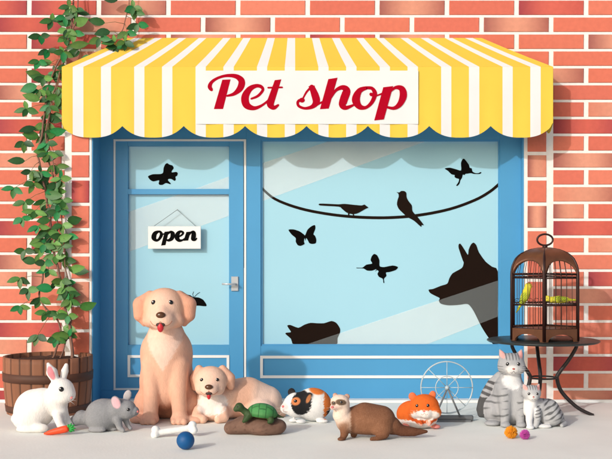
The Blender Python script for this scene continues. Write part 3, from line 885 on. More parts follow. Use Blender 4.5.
B.eye(bo,340.6,399.9,1.35); B.eye(bo,333.8,400.6,1.0); B.bead('nose', bo,331.8,404.4,1.6,1.3,1.4,'nose_pink',.3)
B.hairs('whiskers', bo, [(333,406,326,405,2),(333,406.6,326.5,408,2),(335,406.6,340,411,5)], .12)

# ---------------- hamster
t = animal('hamster', 'orange and white hamster with pink ears beside the exercise wheel', 'hamster', 419, 427)
B = Body(427.5, 2.8); OR = (238,112,42)
B.E(412,414,0,15.5,13.5,13); B.E(420,418,4,17,9.5,12)
B.E(423.5,404.5,8,14.5,11.5,12); B.E(415,410.5,12,8,6.5,8); B.E(432,410.5,12,8,6.5,8); B.E(423.5,411,19,5.5,4.5,4)
B.E(411.8,395.6,7,4,4.4,1.8,-20,(244,128,84),k=.8); B.E(431.6,394.2,7,3.6,4.6,1.8,15,(244,128,84),k=.8)
B.L([(417,418,15,3),(419.5,421.5,18,1.8)], (250,196,180), 1); B.L([(429,418,15,3),(427,421.5,18,1.8)], (250,196,180), 1)
B.E(403,424.6,10,5,2.2,4,0,(246,158,150),k=1.5); B.E(434.6,425.2,8,5,2,5,0,(246,158,150),k=2)
def paint(u, v, w, c):
    f = fz(u, v, w, .7, 1.4)
    wh = (255,246,238)
    c = blend(c, sst(v+f, 417.5, 419)*(c[:,2]<90), wh)
    c = blend(c, ell(u+f,v+f,423.5,412.6,14.5,5.4,0,.12)*sst(w,8,11), wh)
    c = blend(c, ell(u,v+f*.3,424,405.5,2.2,5,0,.3)*sst(w,12,16)*.0, wh)
    band = (1-sst(np.abs(v+f*.5-(419.6-((u-424)/14)**2*3)), 1.3, 2.0))*sst(w,6,10)*ell(u,v,423.5,417,16.5,8,0,.15)
    band = band*(1-ell(u,v,426.5,419.5,2.2,3,0,.3))
    c = blend(c, band, (224,96,40))
    return c
bo = B.mesh('body', t, OR, paint, .6)
B.eye(bo,415.4,403.2,1.75); B.eye(bo,425.6,402.8,1.75); B.bead('nose', bo,421.8,408.2,1.3,1.0,1.2,'nose_pink',.3)
B.line('mouth', bo,[(418.6,410.6),(420.4,411.4),(421.8,409.6),(423.2,411.4),(425,410.6)],.2,'mouth')
B.hairs('whiskers', bo, [(416,409,408,407,3),(416,410,408,410.5,3),(428,409,436,407,3),(428,410,436,410.5,3)], .12)

# ---------------- cat and kitten
def stripes(u, v, w, per, ph, width=.28, amp=1.5):
    x = v + amp*np.sin(u*.35+1.3) + .15*np.sin(u*1.1+v*.4) + w*.12
    s = np.abs(((x+ph)/per) % 1 - .5)
    return 1 - sst(s, width*.5, width*.5+.09)
t = animal('cat', 'grey tabby cat sitting upright with white chest beside the table', 'cat', 507, 423.3)
B = Body(425.5, 3.2, -2.2); CG = (176,178,182); DG = (92,94,96)
B.L([(509,377,8,10.5),(508,390,8,15),(507.5,408,3,19)]); B.E(507.5,413,-2,24,13.5,19)
B.E(491,411,2,9.5,13,15); B.E(522,412,0,9.5,13,14)
B.E(508.5,364.5,14,13.2,10.8,11.5); B.E(508.5,369.5,22,6.5,4.8,5.5, col=(222,222,222)); B.E(501,368.5,17,6,5.5,6); B.E(516,368.5,17,6,5.5,6)
B.L([(500.8,357.5,13,4.6),(497.8,351.2,12,1.1)], k=1.4); B.L([(516.2,357.5,13,4.6),(519,351.2,12,1.1)], k=1.4)
B.L([(501.5,392,19,6.5),(501,410,22,5),(500.5,421,23,4.2)], k=5); B.L([(515.5,392,19,6.5),(515.5,410,22,5),(516,421,23,4.2)], k=5)
B.E(500.5,422.8,26,5,2.8,5,k=1.5); B.E(516,422.8,26,5,2.8,5,k=1.5); B.E(490,423,14,8,2.8,7,k=1.5); B.E(522,423,10,6,2.8,6,k=1.5)
B.L([(500,378,-4,4),(493,386,-4,5.0),(487,395,-1,5.2),(482.6,404,2,5),(480.5,411,4,4.8),(480.6,415,5,4)], None, 3); TAIL = B.pr[-1]
def paint(u, v, w, c):
    f = fz(u, v, w, .7, 1.1)
    st = stripes(u, v, w, 6.6, 2, .2, .7)*np.clip(.55+.9*np.sin(u*.23+np.floor((v+2)/6.6)*2.1),0,1)
    side = np.maximum(sst(np.abs(u+f-508), 3.5, 5.5), 0)
    m = st*sst(v,378,386)*(1-sst(v,417,421))*side
    c = blend(c, m*.7, DG)
    bib = ell(u+f, v+f, 509, 381, 10, 8, 0, .2)*sst(w,12,16); c = blend(c, bib, (236,237,238))
    c = blend(c, ell(u,v,508.5,370,7.5,5,0,.3)*sst(w,18,22)*.8, (236,234,232))
    hs = (1-sst(np.abs(((u-508.5)/3.1+.5)%1-.5), .1, .2))*sst(w,10,16)*(1-sst(v,358.5,361))*(np.abs(u-508.5)<6.5)
    c = blend(c, hs*.8, DG)
    ck = (1-sst(np.abs(((v-365)/2.6)%1-.5), .12, .24))*sst(np.abs(u-508.5),8.8,10.5)*sst(v,363.5,365)*(1-sst(v,372,374)); c = blend(c, ck*.7, (120,122,124))
    for cu, rr in ((498.9,-18),(517.9,18)): c = blend(c, ell(u,v,cu,354.6,2.3,4.2,rr,.2)*sst(w,12.5,14.5), (244,176,170))
    tail = (B.d1(TAIL, np.stack([u, v, w], -1)) < .7) & (v > 383)
    tb = 1-sst(np.abs(((v-u*.4)/6.6)%1-.5), .2, .3)
    c = np.where((tail & (v < 399))[:,None], blend(c, tb*.9, (84,84,86)), c)
    c = np.where((tail & (v >= 399))[:,None], np.array([84.,85,86])+0*c, c)
    return c
bo = B.mesh('body', t, CG, paint, .55)
B.eye(bo,503.2,363.8,1.9); B.eye(bo,513.4,363.8,1.9); B.bead('nose', bo,508.4,368.2,1.5,1.0,1.2,'nose_red',.3)
B.line('mouth', bo,[(505.6,371.6),(507,372.2),(508.4,370.2),(509.8,372.2),(511.2,371.6)],.2,'mouth_dark')
B.hairs('whiskers', bo, [(503,370,493,368.5,3),(503,371,493,372,3),(503.5,372,494,375.5,3),(514,370,524,368.5,3),(514,371,524,372,3),(513.5,372,523,375.5,3)], .13)

t = animal('kitten', 'small grey tabby kitten with white chest leaning against the cat', 'kitten', 541, 425.9)
B = Body(423.5, 2.6, 2.4)
B.L([(530,400,5,7.5),(538,405,2,10),(548,409,-2,12.5),(556,414,-4,8.5)]); B.E(549,414,5,11.5,9,8.5)
B.E(529,389,12,9.4,8,8); B.E(529,392.6,17.6,4.6,3.4,4, col=(232,232,230)); B.L([(528,398,10,6.5),(527.5,407,11,6.5)], (244,244,244))
B.L([(523.4,384.6,11,3.6),(521.2,381,10.5,.9)], k=1.1); B.L([(534.4,384.6,11,3.6),(536.6,380.8,10.5,.9)], k=1.1)
B.L([(526.5,407,15,4.2),(525.5,415,17,3.4),(526,420,18,3)], (236,236,238), 1.5); B.L([(533.5,407,13,4.6),(534,414,15,3.4),(532,420.5,16,2.8)], None, 1.5)
B.E(526,421.6,20,4,2,4,0,(248,248,248),k=1); B.E(541,421.6,13,7.5,2.3,4,0,(240,240,240),k=1.5)
B.L([(560,418,-4,4),(565,421,0,2.6),(560,422,8,2)])
def paint(u, v, w, c):
    f = fz(u, v, w, .6, 1.2)
    x = (v-405)*.86 - (u-548)*(-.5) ; x = (v*.92 + u*.42)
    sx = np.abs(((u*.55 + v*1.0 + .5*np.sin(u*.5+v*.2))/5.4) % 1 - .5)+.06*np.sin(u*.6-v*.3)
    m = (1-sst(sx,.13,.24))*sst(u,540.5,543.5)*(1-sst(v,414,418))
    c = blend(c, m*.85, DG)
    c = blend(c, ell(u+f,v+f,526.5,404,6.8,10,8,.2)*sst(w,10,13), (246,246,246))
    m2 = (1-sst(np.abs(((v+u*.25)/3.2)%1-.5),.14,.24))*ell(u,v,535,408,3.4,7,10,.2)*sst(w,8,11); c = blend(c, m2*.8, DG)
    hs = (1-sst(np.abs(((u-529)/2.4+.5)%1-.5),.12,.22))*(1-sst(v,384,386))*(np.abs(u-529)<5)*sst(w,9,13); c = blend(c, hs*.7, DG)
    for cu, rr in ((522.2,-25),(535.6,25)): c = blend(c, ell(u,v,cu,383.2,1.7,2.6,rr,.2)*sst(w,10.5,12), (244,178,170))
    return c
bo = B.mesh('body', t, (190,192,195), paint, .5)
B.eye(bo,525.2,388.9,1.45); B.eye(bo,532.8,388.9,1.45); B.bead('nose', bo,529,391.7,1.0,.8,.9,'nose_red',.3)
B.line('mouth', bo,[(527,393.9),(528,394.3),(529,393),(530,394.3),(531,393.9)],.15,'mouth_dark')

# ---------------- rock and turtle
t = animal('rock', 'flat brown rock on the pavement under the turtle', 'rock', 256, 433)
B = Body(434, 4)
B.E(243,426,-2,17,8.5,12,-12); B.E(262,427,0,20,9,15,4); B.E(277,426.5,-1,9.5,7.5,10); B.E(230,428,0,6,6,7); B.E(250,421.5,-6,14,5,9)
def paint(u, v, w, c):
    f = fz(u, v, w, 1, .25)
    c = blend(c, np.clip(.5+.5*f,0,1)*.5, (140,112,96)); return blend(c, np.clip(fz(u,v,w,1,.5)-.3,0,1)*.6, (92,66,56))
B.mesh('stone', t, (122,92,78), paint, .8, 'rock')
ROCKY = B.Y0
t = thing('turtle', 'green turtle with raised head standing on the brown rock', 'turtle', B.W(259, 418, 4))
B2 = Body(434, 2.2)
dW = 4
B2.L([(247,411.5,dW+4,3.6),(243,408,dW+5,3.2),(239.8,405.6,dW+6,3.9)], (58,82,46)); B2.L([(239.8,405.6,dW+6,3.9),(236.6,407.6,dW+7,2.6)], (58,82,46))
B2.L([(250,413,dW+6,3.8),(246.5,417.5,dW+8,2.8),(244.6,419.2,dW+9,1.8)], (52,78,40)); B2.L([(270,414.5,dW+6,3.8),(271.5,418.5,dW+8,3.1),(269.6,420,dW+9,2)], (52,78,40))
B2.L([(252,414,dW-8,3.4),(249,418.5,dW-9,2.2)], (52,78,40)); B2.L([(272,414.5,dW-8,3.4),(275,419,dW-9,2.4)], (52,78,40))
B2.L([(274,413.5,dW,2.6),(279,415.6,dW,1.4),(284,417,dW,.5)], (58,78,44))
B2.E(262,413.4,dW,13.4,4.2,10.5,6,(120,128,70))
bo = B2.mesh('body', t, (58,82,46), None, .5, 'skin')
B3 = Body(434, 1.0)
B3.E(262.4,411.8,dW,14.8,9.2,12,6)
B3.pr.append(('e', np.array([262.4,412.2,dW]), np.array([15.6,3.4,12.7]), R(6), (64,118,62), 2.0))
def paint(u, v, w, c):
    a = u + (v-411)*.1; 
    hx = np.abs((a/7.2)%1-.5); hy = np.abs(((w+np.floor(a/7.2)%2*3)/7)%1-.5)
    g1 = np.maximum(sst(hx,.40,.47), sst(hy,.40,.47))
    c = blend(c, ell(u,v,261,407,11,7,6,.6)*.6, (98,172,100))
    return blend(c, g1*.55, (28,74,40))
sdf0 = B3.sdf
B3.sdf = lambda X, each=False: (lambda r: (np.maximum(r[0], X[...,1]-(415.6+(X[...,0]-262)*.1)), r[1]) if each else np.maximum(r, X[...,1]-(415.6+(X[...,0]-262)*.1)))(sdf0(X, each))
B3.mesh('shell', t, (56,132,70), paint, .5, 'skin')
B2.eye(bo,238.6,404.8,.75,False)

# ---------------- carrot, bone, balls
Bc = Body(432, 1)
t = animal('carrot', 'orange carrot with green top lying in front of the white rabbit', 'carrot', 61, 431)
g = MB(); q = cr([(48.2,431,18,.6),(53,430.2,18,2.2),(60,428.6,18,3.1),(67,427,18,3.6),(71.5,426,18,3.1),(73,425.6,18,1.2)], 5)
g.tube([Bc.W(p[0], p[1]-.4, p[2]) for p in q], [p[3]*Bc.sc for p in q], 14); g.build('root', M['carrot'], t)
g = MB()
for a, ln in ((-50,7),(-25,8),(0,8),(25,7),(50,5),(-75,5)):
    c, s = math.cos(R(a-8)), math.sin(R(a-8))
    q = [(72+ln*f*c*1.0, 426+ln*f*s, 18+math.sin(a)*2*f) for f in (0,.35,.7,1)]
    g.tube([Bc.W(x, min(y, 430.6), w) for x, y, w in q], [.6*Bc.sc, 1.3*Bc.sc, 1.2*Bc.sc, .2*Bc.sc], 6)
g.build('leaves', M['carrotleaf'], t)
Bb = Body(438, 1.6)
t = animal('dog_bone', 'white knobbed dog bone lying on the pavement beside the blue ball', 'bone', 173, 437)
Bb.L([(158,434,4,2.9),(190,428.2+5,-6,2.9)])
B = Body(437, 1.6)
B.L([(157.5,432.4,2,3.1),(190,428.6,-3,3.1)]); B.v0 = 437
for c_ in ((155.8,429.2,2),(155.4,434,4),(192,425.4,-4),(193.4,430.6,-2)): B.E(*c_,4.1,3.9,3.9)
B.mesh('bone', t, (252,252,250), None, .5, 'fur').name = 'shaft'
def ball_thing(name, label, u, v, r, mt):
    vb = v + r; Y = GY(vb); k = K(Y)
    t = thing(name, label, 'ball', P(u, vb, Y)); return t, P(u, v, Y), r*k
t, c, r = ball_thing('ball', 'plain blue rubber ball in front of the white bone', 185.5, 440.5, 9.0, 'ball')
g = MB(); g.ball((c.x, c.y, r), r, nu=40, nv=24); g.build('ball_surface', M['ball'], t)
for lab, u, v, r_, mt in (('fluffy orange pompom ball on the pavement before the cat',511,432.3,6.0,'pom_o'),('smaller fluffy magenta pompom ball on the pavement before the kitten',524.8,434.6,4.7,'pom_m')):
    t, c, r = ball_thing('pompom', lab, u, v, r_, mt); t['group'] = 'fluffy pompom balls'
    g = MB(); c = Vector((c.x, c.y, r)); g.ball(c, r*.62)
    for i in range(1300):
        d = Vector(rng.normal(size=3)).normalized(); j = Vector(rng.normal(size=3))*.16
        e = c + (d+j).normalized()*r*random.uniform(.84, 1.18)
        if e.z < .001: e.z = .001
        g.tube([c+d*r*.56, e], [r*.05, r*.022], 4, cap=True)
    g.build('wool', M[mt], t)

# ---------------- exercise wheel
t = animal('exercise_wheel', 'pale wire hamster exercise wheel on a grey stand', 'exercise wheel', 450, 421)
B = Body(421, 1); k = B.sc; wc = (446.7, 387.3)
def ring(mb, ru, rv, cu, cv, w, rad, n=64, seg=8):
    mb.tube([B.W(cu+ru*math.cos(a), cv+rv*math.sin(a), w) for a in np.linspace(0, 2*math.pi, n+1)[:-1]], rad*k, seg, closed=True)
g = MB(); ring(g, 25.8, 25.8, *wc, 1.2, .6); ring(g, 25.8, 25.8, *wc, -1.2, .5)
for a in np.linspace(0, 2*math.pi, 49)[:-1]:
    g.tube([B.W(wc[0]+25.8*math.cos(a), wc[1]+25.8*math.sin(a), 1.2), B.W(wc[0]+25.8*math.cos(a), wc[1]+25.8*math.sin(a), -1.2)], .22*k, 5)
g.build('rim', M['wheelw'], t)
g = MB(); ring(g, 11.3, 11.3, *wc, 2, .5); g.build('inner_ring', M['wheelw'], t)
for i in range(8):
    a = math.pi*i/4
    g = MB(); g.tube([B.W(wc[0]+1.5*math.cos(a), wc[1]+1.5*math.sin(a), 2), B.W(wc[0]+25.6*math.cos(a), wc[1]+25.6*math.sin(a), 2)], .38*k, 6); g.build('spoke', M['wheelw'], t)
g = MB(); g.ball(B.W(*wc, 4), 2.3*k); g.tube([B.W(*wc, -4), B.W(*wc, 7)], 1.2*k, 10); g.build('hub', M['wheelw'], t)
for e in (434.5, 459.5):
    g = MB(); g.tube([B.W(wc[0]+(e-wc[0])*.07, wc[1]+2, 6), B.W(e, 416, 5)], .95*k, 8); g.build('leg', M['wheelg'], t)
g = MB(); q0 = B.W(430, 415, 8); q1 = B.W(474.5, 421, -8)
bm_ = MB(); x0, x1, z0, z1 = q0.x, q1.x, 0, q0.z
bm_.tube([(x0+.01, -B.Y0, (z0+z1)/2), (x0+.02, -B.Y0, (z0+z1)/2), (x1-.02, -B.Y0, (z0+z1)/2), (x1-.01, -B.Y0, (z0+z1)/2)], [(z1-z0)*.42, (z1-z0)/2, (z1-z0)/2, (z1-z0)*.42], 16)
bm_.box((x0+.03, -B.Y0-.05, 0), (x1-.03, -B.Y0+.05, .012)); bm_.build('base', M['wheelg'], t)

# ---------------- table
VT = 414.0; B = Body(VT, 1); k = B.sc; TU = 543.0
t = animal('side_table', 'round dark wrought iron table with curved legs under the birdcage', 'table', TU, VT)
g = MB(); c = B.W(TU, 339.5, 0)
g.lathe(c, [(0.01,-.02),(.26*1.0,-.02),(54*k,-.016),(55.5*k,-.009),(55.5*k,-.003),(54.6*k,0.0),(.01,0.0)], 72); g.build('tabletop', M['tabletop'], t)
prof = [(30,342.5,2.2),(33,346,2.2),(25,360,2.3),(15.5,373,2.4),(14,379,2.4),(18.5,391.5,2.4),(33,406,2.3),(47,413.0,2.0),(50,413.4,1.8)]
for an in (-14, 194, 92):
    ca, sa = math.cos(R(an)), math.sin(R(an))
    if an == 92: ca, sa = 0.03, -1
    else: sa = .18
    g = MB(); q = cr(prof, 6)
    g.tube([B.W(TU+p[0]*ca, p[1], p[0]*sa) for p in q], [p[2]*k*.82 for p in q], 10); g.build('leg', M['iron'], t)
g = MB(); g.tube([B.W(TU+13*math.cos(a), 377.6, 13*math.sin(a)) for a in np.linspace(0,2*math.pi,49)[:-1]], .9*k, 8, closed=True); g.build('stretcher_ring', M['iron'], t)

# ---------------- bird cage
t = thing('bird_cage', 'domed brown bronze hexagonal bird cage standing on the iron table', 'bird cage', B.W(TU, 339.4, 0))
CU, CW, RR = 545.0, 0.0, 36.5
ang = [R(104-60*i) for i in range(6)]
def hx(i, r=RR): a = ang[i % 6]; return np.array([CU + r*math.cos(a), CW + r*math.sin(a)])
def hp(i, tt, r=RR): return hx(i, r)*(1-tt) + hx(i+1, r)*tt
VB, VF, VR = 339.4, 328.5, 276.0
g = MB()
for i in range(6):                         # apron panels with an arched cut-out
    out = [(0, VB), (0, VF-1.5), (1, VF-1.5), (1, VB), (.88, VB)] + [(.5+.38*math.cos(a), VB-7.2*math.sin(a)) for a in np.linspace(0, math.pi, 13)] + [(.12, VB)]
    vs = []
    for r in (RR+1.2, RR-.6):
        for tt, v in out:
            p = hp(i, tt, r); vs.append(B.W(p[0], v, p[1]))
    n = len(out)
    g.add(vs, [tuple(range(n)), tuple(range(2*n-1, n-1, -1))] + [(j, n+j, n+(j+1)%n, (j+1)%n) for j in range(n)])
g.build('base', M['bronze'], t)
g = MB(); vs = [B.W(*hx(i, RR-.7)[:1], VF, hx(i, RR-.7)[1]) for i in range(6)] + [B.W(hx(i, RR-.7)[0], VF+1.4, hx(i, RR-.7)[1]) for i in range(6)]
g.add(vs, [(0,1,2,3,4,5),(11,10,9,8,7,6)] + [(j,(j+1)%6,6+(j+1)%6,6+j) for j in range(6)]); g.build('floor_tray', M['bronze'], t)
prf = [(1.0, VR), (.992, 270), (.95, 264.4), (.86, 258.6), (.70, 253.6), (.48, 250.2), (.25, 248.6), (.08, 248.0)]
def pr(q):
    x = q*(len(prf)-1); i = min(int(x), len(prf)-2); f = x-i
    return prf[i][0]+(prf[i+1][0]-prf[i][0])*f, prf[i][1]+(prf[i+1][1]-prf[i][1])*f
g = MB()
for i in range(6):
    NU, NV = 18, 10; vs = []
    for a in range(NU+1):
        tt = a/NU; x = (tt-.5)/.455
        q0 = .385*math.sqrt(max(0, 1-x*x))**.8 if abs(x) < 1 else 0.0
        for b_ in range(NV+1):
            q = q0 + (1-q0)*b_/NV; rf, v = pr(q); p = hp(i, tt, RR*rf+.3)
            # swell each gore a little outwards
            vs.append(B.W(p[0], v, p[1]))
    g.add(vs, [(a*(NV+1)+b_, (a+1)*(NV+1)+b_, (a+1)*(NV+1)+b_+1, a*(NV+1)+b_+1) for a in range(NU) for b_ in range(NV)], 0, None, True)
g.build('dome', M['bronze'], t, recalc=False, solid=1.4*k)
for i in range(6):
    p = hx(i); g = MB()
    rp = 1.75 if i in (0,1,5) else 1.2
    g.tube([B.W(p[0], VB-.5, p[1]), B.W(p[0], VR-1, p[1])] + [B.W(*(lambda rf, v: (hx(i, RR*rf+.6)[0], v, hx(i, RR*rf+.6)[1]))(*pr(q))) for q in np.linspace(.1, .98, 12)], [rp*k, rp*k]+[rp*.7*k]*6+[.8*k]*6, 8)
    g.build('post', M['darkbronze'], t)
def hexring(v, r, rad):
    g = MB()
    for i in range(6):
        a, b_ = hx(i, r), hx(i+1, r); g.tube([B.W(a[0], v, a[1]), B.W(b_[0], v, b_[1])], rad*k, 8)
    return g
for v, rad in ((277.4,.75),(274.2,.7),(304,.65),(327.4,.9)): hexring(v, RR, rad).build('rail', M['darkbronze'], t)
g = MB()                                   # scrollwork above the middle rail
for i in range(6):
    for j in range(5):
        c0 = hp(i, (j+.5)/5); d = (hx(i+1)-hx(i)); d /= np.linalg.norm(d)
        g.tube([B.W(c0[0]+d[0]*2.6*math.cos(a), 301.6+2.0*math.sin(a), c0[1]+d[1]*2.6*math.cos(a)) for a in np.linspace(0, 2*math.pi, 13)[:-1]], .26*k, 5, closed=True)
g.build('scrollwork', M['darkbronze'], t)
for i in range(6):
    for j in range(1, 6):
        tt = j/6; p = hp(i, tt); x = (tt-.5)/.455; q0 = .385*math.sqrt(max(0, 1-x*x))**.8
        rf, v = pr(q0+.03); p2 = hp(i, tt, RR*rf)
        g = MB(); g.tube([B.W(p[0], VF, p[1]), B.W(p[0], VR, p[1]), B.W((p[0]+p2[0])/2+.0, (VR+v)/2, (p[1]+p2[1])/2), B.W(p2[0], v, p2[1])], .33*k, 5); g.build('bar', M['wire'], t)
g = MB(); g.tube([B.W(CU-33, 304.5, 4), B.W(CU+33, 305, -2)], .9*k, 8); g.build('perch', M['darkbronze'], t)
g = MB(); g.ball(B.W(CU, 246.8, 0), (2.6*k, 2.6*k, 2.2*k)); g.tube([B.W(CU, 248.6, 0), B.W(CU, 245, 0)], 1.6*k, 8)
g.tube([B.W(CU+7.8*math.cos(a), 239.8+5.6*math.sin(a), 0) for a in np.linspace(0,2*math.pi,33)[:-1]], 1.0*k, 8, closed=True); g.build('hanging_ring', M['darkbronze'], t)
TB = B
# birds in the cage
def budgie(label, pts, wing, head, tail, beak, w, perchv):
    t = thing('budgerigar', label, 'bird', TB.W(head[0], perchv, w), 'yellow birds in the cage')
    b = Body(VT, 1.5); b.v0 = 500
    b.L([(*p[:2], w, p[2]) for p in pts], (232,222,70)); b.E(head[0], head[1], w+.4, head[2], head[2], head[2]*.95, 0, (240,228,80))
    b.E(wing[0], wing[1], w+3, wing[2], wing[3], 1.5, wing[4], (170,196,60), k=.6)
    b.L([(*tail[0], w, 1.7), (*tail[1], w-.5, .7)], (214,214,60), .8)
    def paint(u, v, ww, c):
        m = (1-sst(np.abs(((u+v)/2.2)%1-.5), .14, .26))*ell(u,v,wing[0],wing[1],wing[2],wing[3],wing[4],.1); return blend(c, m*.5, (96,120,40))
    bo = b.mesh('body', t, (226,218,66), paint, .4, 'fur')
    g = MB(); g.ball(TB.W(beak[0], beak[1], w+.8), (.9*TB.sc, .7*TB.sc, 1.0*TB.sc), nu=8, nv=6); g.build('beak', M['nose_brown'], bo)
    b.bead('eye', bo, head[0]+(beak[0]-head[0])*.35, head[1]-.6, .55, .55, .4, 'eye')
    g = MB()
    for dx in (-1, 1): g.tube([TB.W(pts[1][0]+dx, pts[1][1], w+.5), TB.W(pts[1][0]+dx, perchv+.2, w)], .28*TB.sc, 5)
    g.build('feet', M['nose_brown'], bo)
budgie('yellow green bird with its long tail hanging at the left of the cage', [(526,290,3.6),(523.6,297,4.3),(521,302,2.8)], (521.6,298,2.6,6.2,22), (527.2,286,3.5), ((521,302),(515.6,312)), (530.2,286.4), 5, 304.2)
budgie('pale yellow bird crouching flat along the perch at the right of the cage', [(551,299.6,3.0),(559,299.4,3.8),(566,299.6,2.8)], (560,298.6,6.5,2.3,2), (547,298.6,3.2), ((566,299.6),(578,300.2)), (543.9,299.2), 1.5, 304.6)

# ---------------- barrel planter
VBAR = 411.5; B = Body(VBAR, 1); k = B.sc; BU = 48.2
t = animal('barrel_planter', 'wooden half barrel planter with dark hoops holding the vine', 'planter', BU, VBAR)
c = B.W(BU, VBAR, 0); NS = 22; SEG = NS*8
def rad(v): f = (VBAR-v)/56.0; return (40.0 + 3.8*f + 1.2*math.sin(math.pi*f))*k
g = MB(); zs = np.linspace(VBAR, 355.5, 12); cols_, vs = [], []
sc_ = [jit(random.choice([(150,100,74),(142,94,68),(134,88,64),(156,106,80)]), 7) for _ in range(NS)]
ringp = [(rad(v), v) for v in zs] + [(rad(355.5)-3.2*k, 355.5), (rad(362)-3.4*k, 363)]
for r, v in ringp:
    for s in range(SEG):
        th = 2*math.pi*s/SEG; gr = 1.0 if s % 8 else 0.978
        vs.append((c.x + r*gr*math.cos(th), c.y + r*gr*math.sin(th), HC + (HZ-v)*k)); 
cc = []
for i in range(len(ringp)):
    for s in range(SEG): cc.append(C(*sc_[s//8]) if s % 8 else C(60,38,28))
g.add(vs, [(i*SEG+s, i*SEG+(s+1)%SEG, (i+1)*SEG+(s+1)%SEG, (i+1)*SEG+s) for i in range(len(ringp)-1) for s in range(SEG)], 0, cc, True)
g.build('staves', M['wood'], t)
for v0, v1 in ((370.5, 379), (402.5, 409)):
    g = MB(); g.lathe((c.x, c.y, 0), [(rad(v1)-1*k, HC+(HZ-v1)*k), (rad(v1)+.7*k, HC+(HZ-v1)*k), (rad(v0)+.7*k, HC+(HZ-v0)*k), (rad(v0)-1*k, HC+(HZ-v0)*k)], 96); g.build('hoop', M['hoop'], t)
g = MB(); vs = [(c.x, c.y, HC+(HZ-357.8)*k)]; n = 40
for ri in (.35, .7, 1.0):
    for s in range(n):
        th = 2*math.pi*s/n; r = (rad(360)-3*k)*ri
        vs.append((c.x+r*math.cos(th), c.y+r*math.sin(th), HC+(HZ-358.6-(0 if ri < 1 else 1.5)+random.uniform(-1,1))*k))
g.add(vs, [(0, 1+s, 1+(s+1)%n) for s in range(n)] + [(1+ri*n+s, 1+(ri+1)*n+s, 1+(ri+1)*n+(s+1)%n, 1+ri*n+(s+1)%n) for ri in (0,1) for s in range(n)], 0, None, True)
g.build('soil', M['soil'], t)

# ---------------- climbing vine
t = thing('climbing_vine', 'green leafy vine climbing the brick wall from the barrel planter', 'plant', B.W(62, 358, 0))
def vy(u, v):
    y = np.interp(v, [-40, 60, 150, 290, 330, 358], [.08, .12, .262, .275, .36, .46])
    return float(y)
stems = [[(72,359,1.7),(71,335,1.5),(66,310,1.4),(62,285,1.3),(56,262,1.2),(53,240,1.2),(50,215,1.1),(46,195,1.1),(41,172,1.0),(38,152,1.0),(43,128,1.0),(46,100,1.0),(52,75,.9),(68,45,.9),(72,20,.9),(74,-30,.8)],
         [(52,359,1.0),(58,345,1.0),(60,325,.9),(50,312,.9),(40,300,.9),(42,280,.9),(47,262,.9),(55,240,.9),(58,215,.8),(56,190,.8),(50,165,.8),(46,140,.8),(50,110,.8),(56,85,.8),(64,60,.7),(70,35,.7),(78,12,.6),(76,-30,.5)],
         [(60,358,.7),(68,335,.7),(72,305,.6),(66,270,.6),(64,240,.6),(60,200,.6),(54,170,.5),(48,130,.5),(55,95,.5),(66,60,.5),(88,44,.5),(108,40,.5),(122,30,.5),(128,8,.5),(130,-20,.4)]]
for s in stems:
    q = cr(s, 6); g = MB()
    pts = []
    for i, p in enumerate(q):
        Y = vy(p[0], p[1]) + .012*math.sin(i*.5+len(s)); pts.append(P(p[0]+.6*math.sin(i*.9), p[1], Y))
    g.tube(pts, [p[2]*K(.2) for p in q], 8); g.build('stem', M['stem'], t)
clusters = [(52,20),(41,36),(75,10),(72,24),(66,37),(64,52),(80,52),(48,50),(39,61),(52,62),(55,72),(76,44),(105,23),(135,11),(100,38),(115,42),(127,32),(138,24),
 (37,86),(48,92),(27,109),(47,117),(50,106),(55,88),(36,128),(45,124),(52,127),(58,133),(24,142),(56,143),(60,101),(45,136),(54,152),(25,161),(31,171),(41,172),(47,178),(34,183),(14,188),(45,195),(55,190),
 (25,202),(50,200),(60,204),(35,211),(42,212),(58,212),(22,218),(50,220),(48,233),(42,239),(58,240),(25,250),(62,246),(45,262),(66,259),(20,278),(70,271),(62,280),(28,289),(53,289),(40,298),(68,293),
 (20,306),(46,312),(70,300),(80,308),(68,316),(38,335),(63,327),(68,333),(57,166),(49,150),(62,225),(38,226),(36,262),(44,78),(62,114),(40,100)]
allst = [p for s in stems for p in cr(s, 6)]
for _ in range(58):
    p = random.choice(allst)
    if -20 < p[1] < 338: clusters.append((p[0]+random.uniform(-11, 10), p[1]+random.uniform(-5, 7)))
TRI = [(27,109),(14,188),(20,278),(20,306),(38,335),(46,312),(24,142),(45,262),(52,20),(25,218)]
lf = MB()
GREENS = [(96,146,66),(30,72,32),(38,84,36),(26,116,58),(54,108,44),(42,92,40),(66,118,44),(88,132,58),(28,126,64),(72,108,40),(50,100,40),(34,84,36)]
def leaf(base, ang, L_, wd, col, tilt, roll, back=0):
    """folded pointed leaf from base, in the plane of the wall, tipped outwards"""
    d = Vector((math.cos(ang), 0, math.sin(ang))); n = Vector((0, -1, 0))
    d = (d*math.cos(tilt) + n*math.sin(tilt)).normalized(); s = d.cross(n).normalized(); n2 = s.cross(d).normalized()
    s = (s*math.cos(roll) + n2*math.sin(roll)).normalized(); n2 = s.cross(d).normalized()
    if n2.y > 0: n2 = -n2
    prof_ = [(0,.02),(.12,.3),(.3,.46),(.5,.5),(.7,.4),(.87,.2),(1,.01)]
    vs, cs, fs = [], [], []
    for x, w_ in prof_:
        droop = -.10*L_*x*x
        m_ = base + d*(L_*x) + n2*(droop)
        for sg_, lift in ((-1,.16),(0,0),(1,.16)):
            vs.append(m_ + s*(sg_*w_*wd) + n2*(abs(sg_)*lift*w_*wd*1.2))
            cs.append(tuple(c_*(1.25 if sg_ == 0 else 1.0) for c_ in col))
    for i in range(len(prof_)-1):
        for j in (0,1): fs.append((i*3+j, i*3+j+1, i*3+3+j+1, i*3+3+j))
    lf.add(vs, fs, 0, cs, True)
allst = [p for s in stems for p in cr(s, 6)]
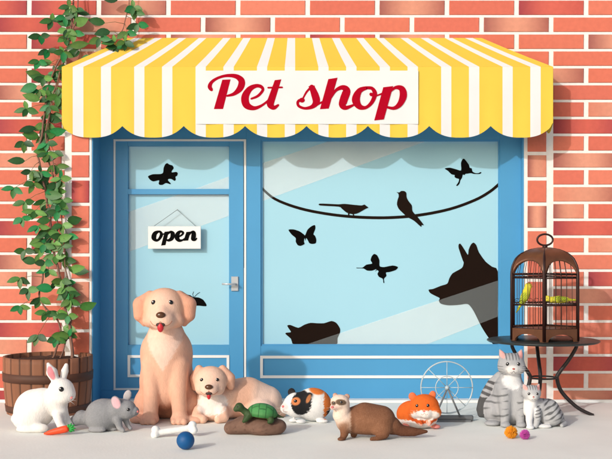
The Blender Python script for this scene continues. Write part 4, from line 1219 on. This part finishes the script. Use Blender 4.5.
for ci, (u, v) in enumerate(clusters):
    Y = vy(u, v) + random.uniform(-.02, .035)
    if u > 50 and 112 < v < 150: u -= 9
    if u > 50 and 36 < v < 150: Y = min(Y, .19)
    base = P(u, v, Y); kk = K(Y)
    near = min(allst, key=lambda p: (p[0]-u)**2 + (p[1]-v+6)**2)
    lf.tube([P(near[0], near[1], vy(near[0], near[1])), P((near[0]+u)/2, (near[1]+v)/2-1.5, Y), base], [.0022, .002, .0016], 5, 0, C(120,110,70))
    side = 1 if u > near[0] else -1
    angs = [(200, 9.5), (-15, 9.5), (-95, 8.5)] if (u, v) in TRI or ci % 3 else [(180 if side < 0 else 0, random.uniform(12, 15))]
    if ci % 5 == 0: angs = angs + [(random.uniform(60, 120), 6.5)]
    for a, ln in angs:
        col = C(*jit(random.choice(GREENS), 8), .8)
        leaf(base, R(a + random.uniform(-18, 18)), ln*kk*random.uniform(1.05, 1.45), ln*kk*random.uniform(.6, .8), col, random.uniform(.05, .5), random.uniform(-.5, .5))
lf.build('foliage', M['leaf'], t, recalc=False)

# ------------------------------------------------------------------ light, camera
A_, B_ = 0.75, 0.54                        # sun travel per metre towards the wall: right, down
dirv = Vector((A_, 1, -B_)).normalized()
sun = bpy.data.lights.new('sun', 'SUN'); sun.energy = 2.0; sun.angle = R(1.2); sun.color = (1.0, .98, .955)
so = bpy.data.objects.new('sun', sun); COL.objects.link(so); so.rotation_euler = dirv.to_track_quat('-Z', 'Y').to_euler(); so.location = (-4, -6, 5)
w = bpy.data.worlds.new('World'); SC.world = w; w.use_nodes = True
nt = w.node_tree; bg = nt.nodes['Background']
sky = nt.nodes.new('ShaderNodeTexSky'); sky.sky_type = 'NISHITA'; sky.sun_disc = False
toS = -dirv
sky.sun_elevation = math.asin(toS.z); sky.sun_rotation = math.atan2(toS.x, toS.y)
sky.air_density = 1.0; sky.dust_density = 4.0; sky.ozone_density = 1.0
nt.links.new(sky.outputs[0], bg.inputs['Color']); bg.inputs['Strength'].default_value = 0.15
cam = bpy.data.cameras.new('camera'); co = bpy.data.objects.new('camera', cam); COL.objects.link(co)
co.location = (0, -D, HC); co.rotation_euler = (R(90), 0, 0)
cam.sensor_width = 36; cam.lens = 36*D/(612*S0); cam.shift_y = (HZ-229.5)/612; cam.clip_end = 500
SC.camera = co
vs_ = SC.view_settings; vs_.view_transform = 'Standard'; vs_.look = 'None'; vs_.gamma = 1; vs_.exposure = -0.12; vs_.use_curve_mapping = False
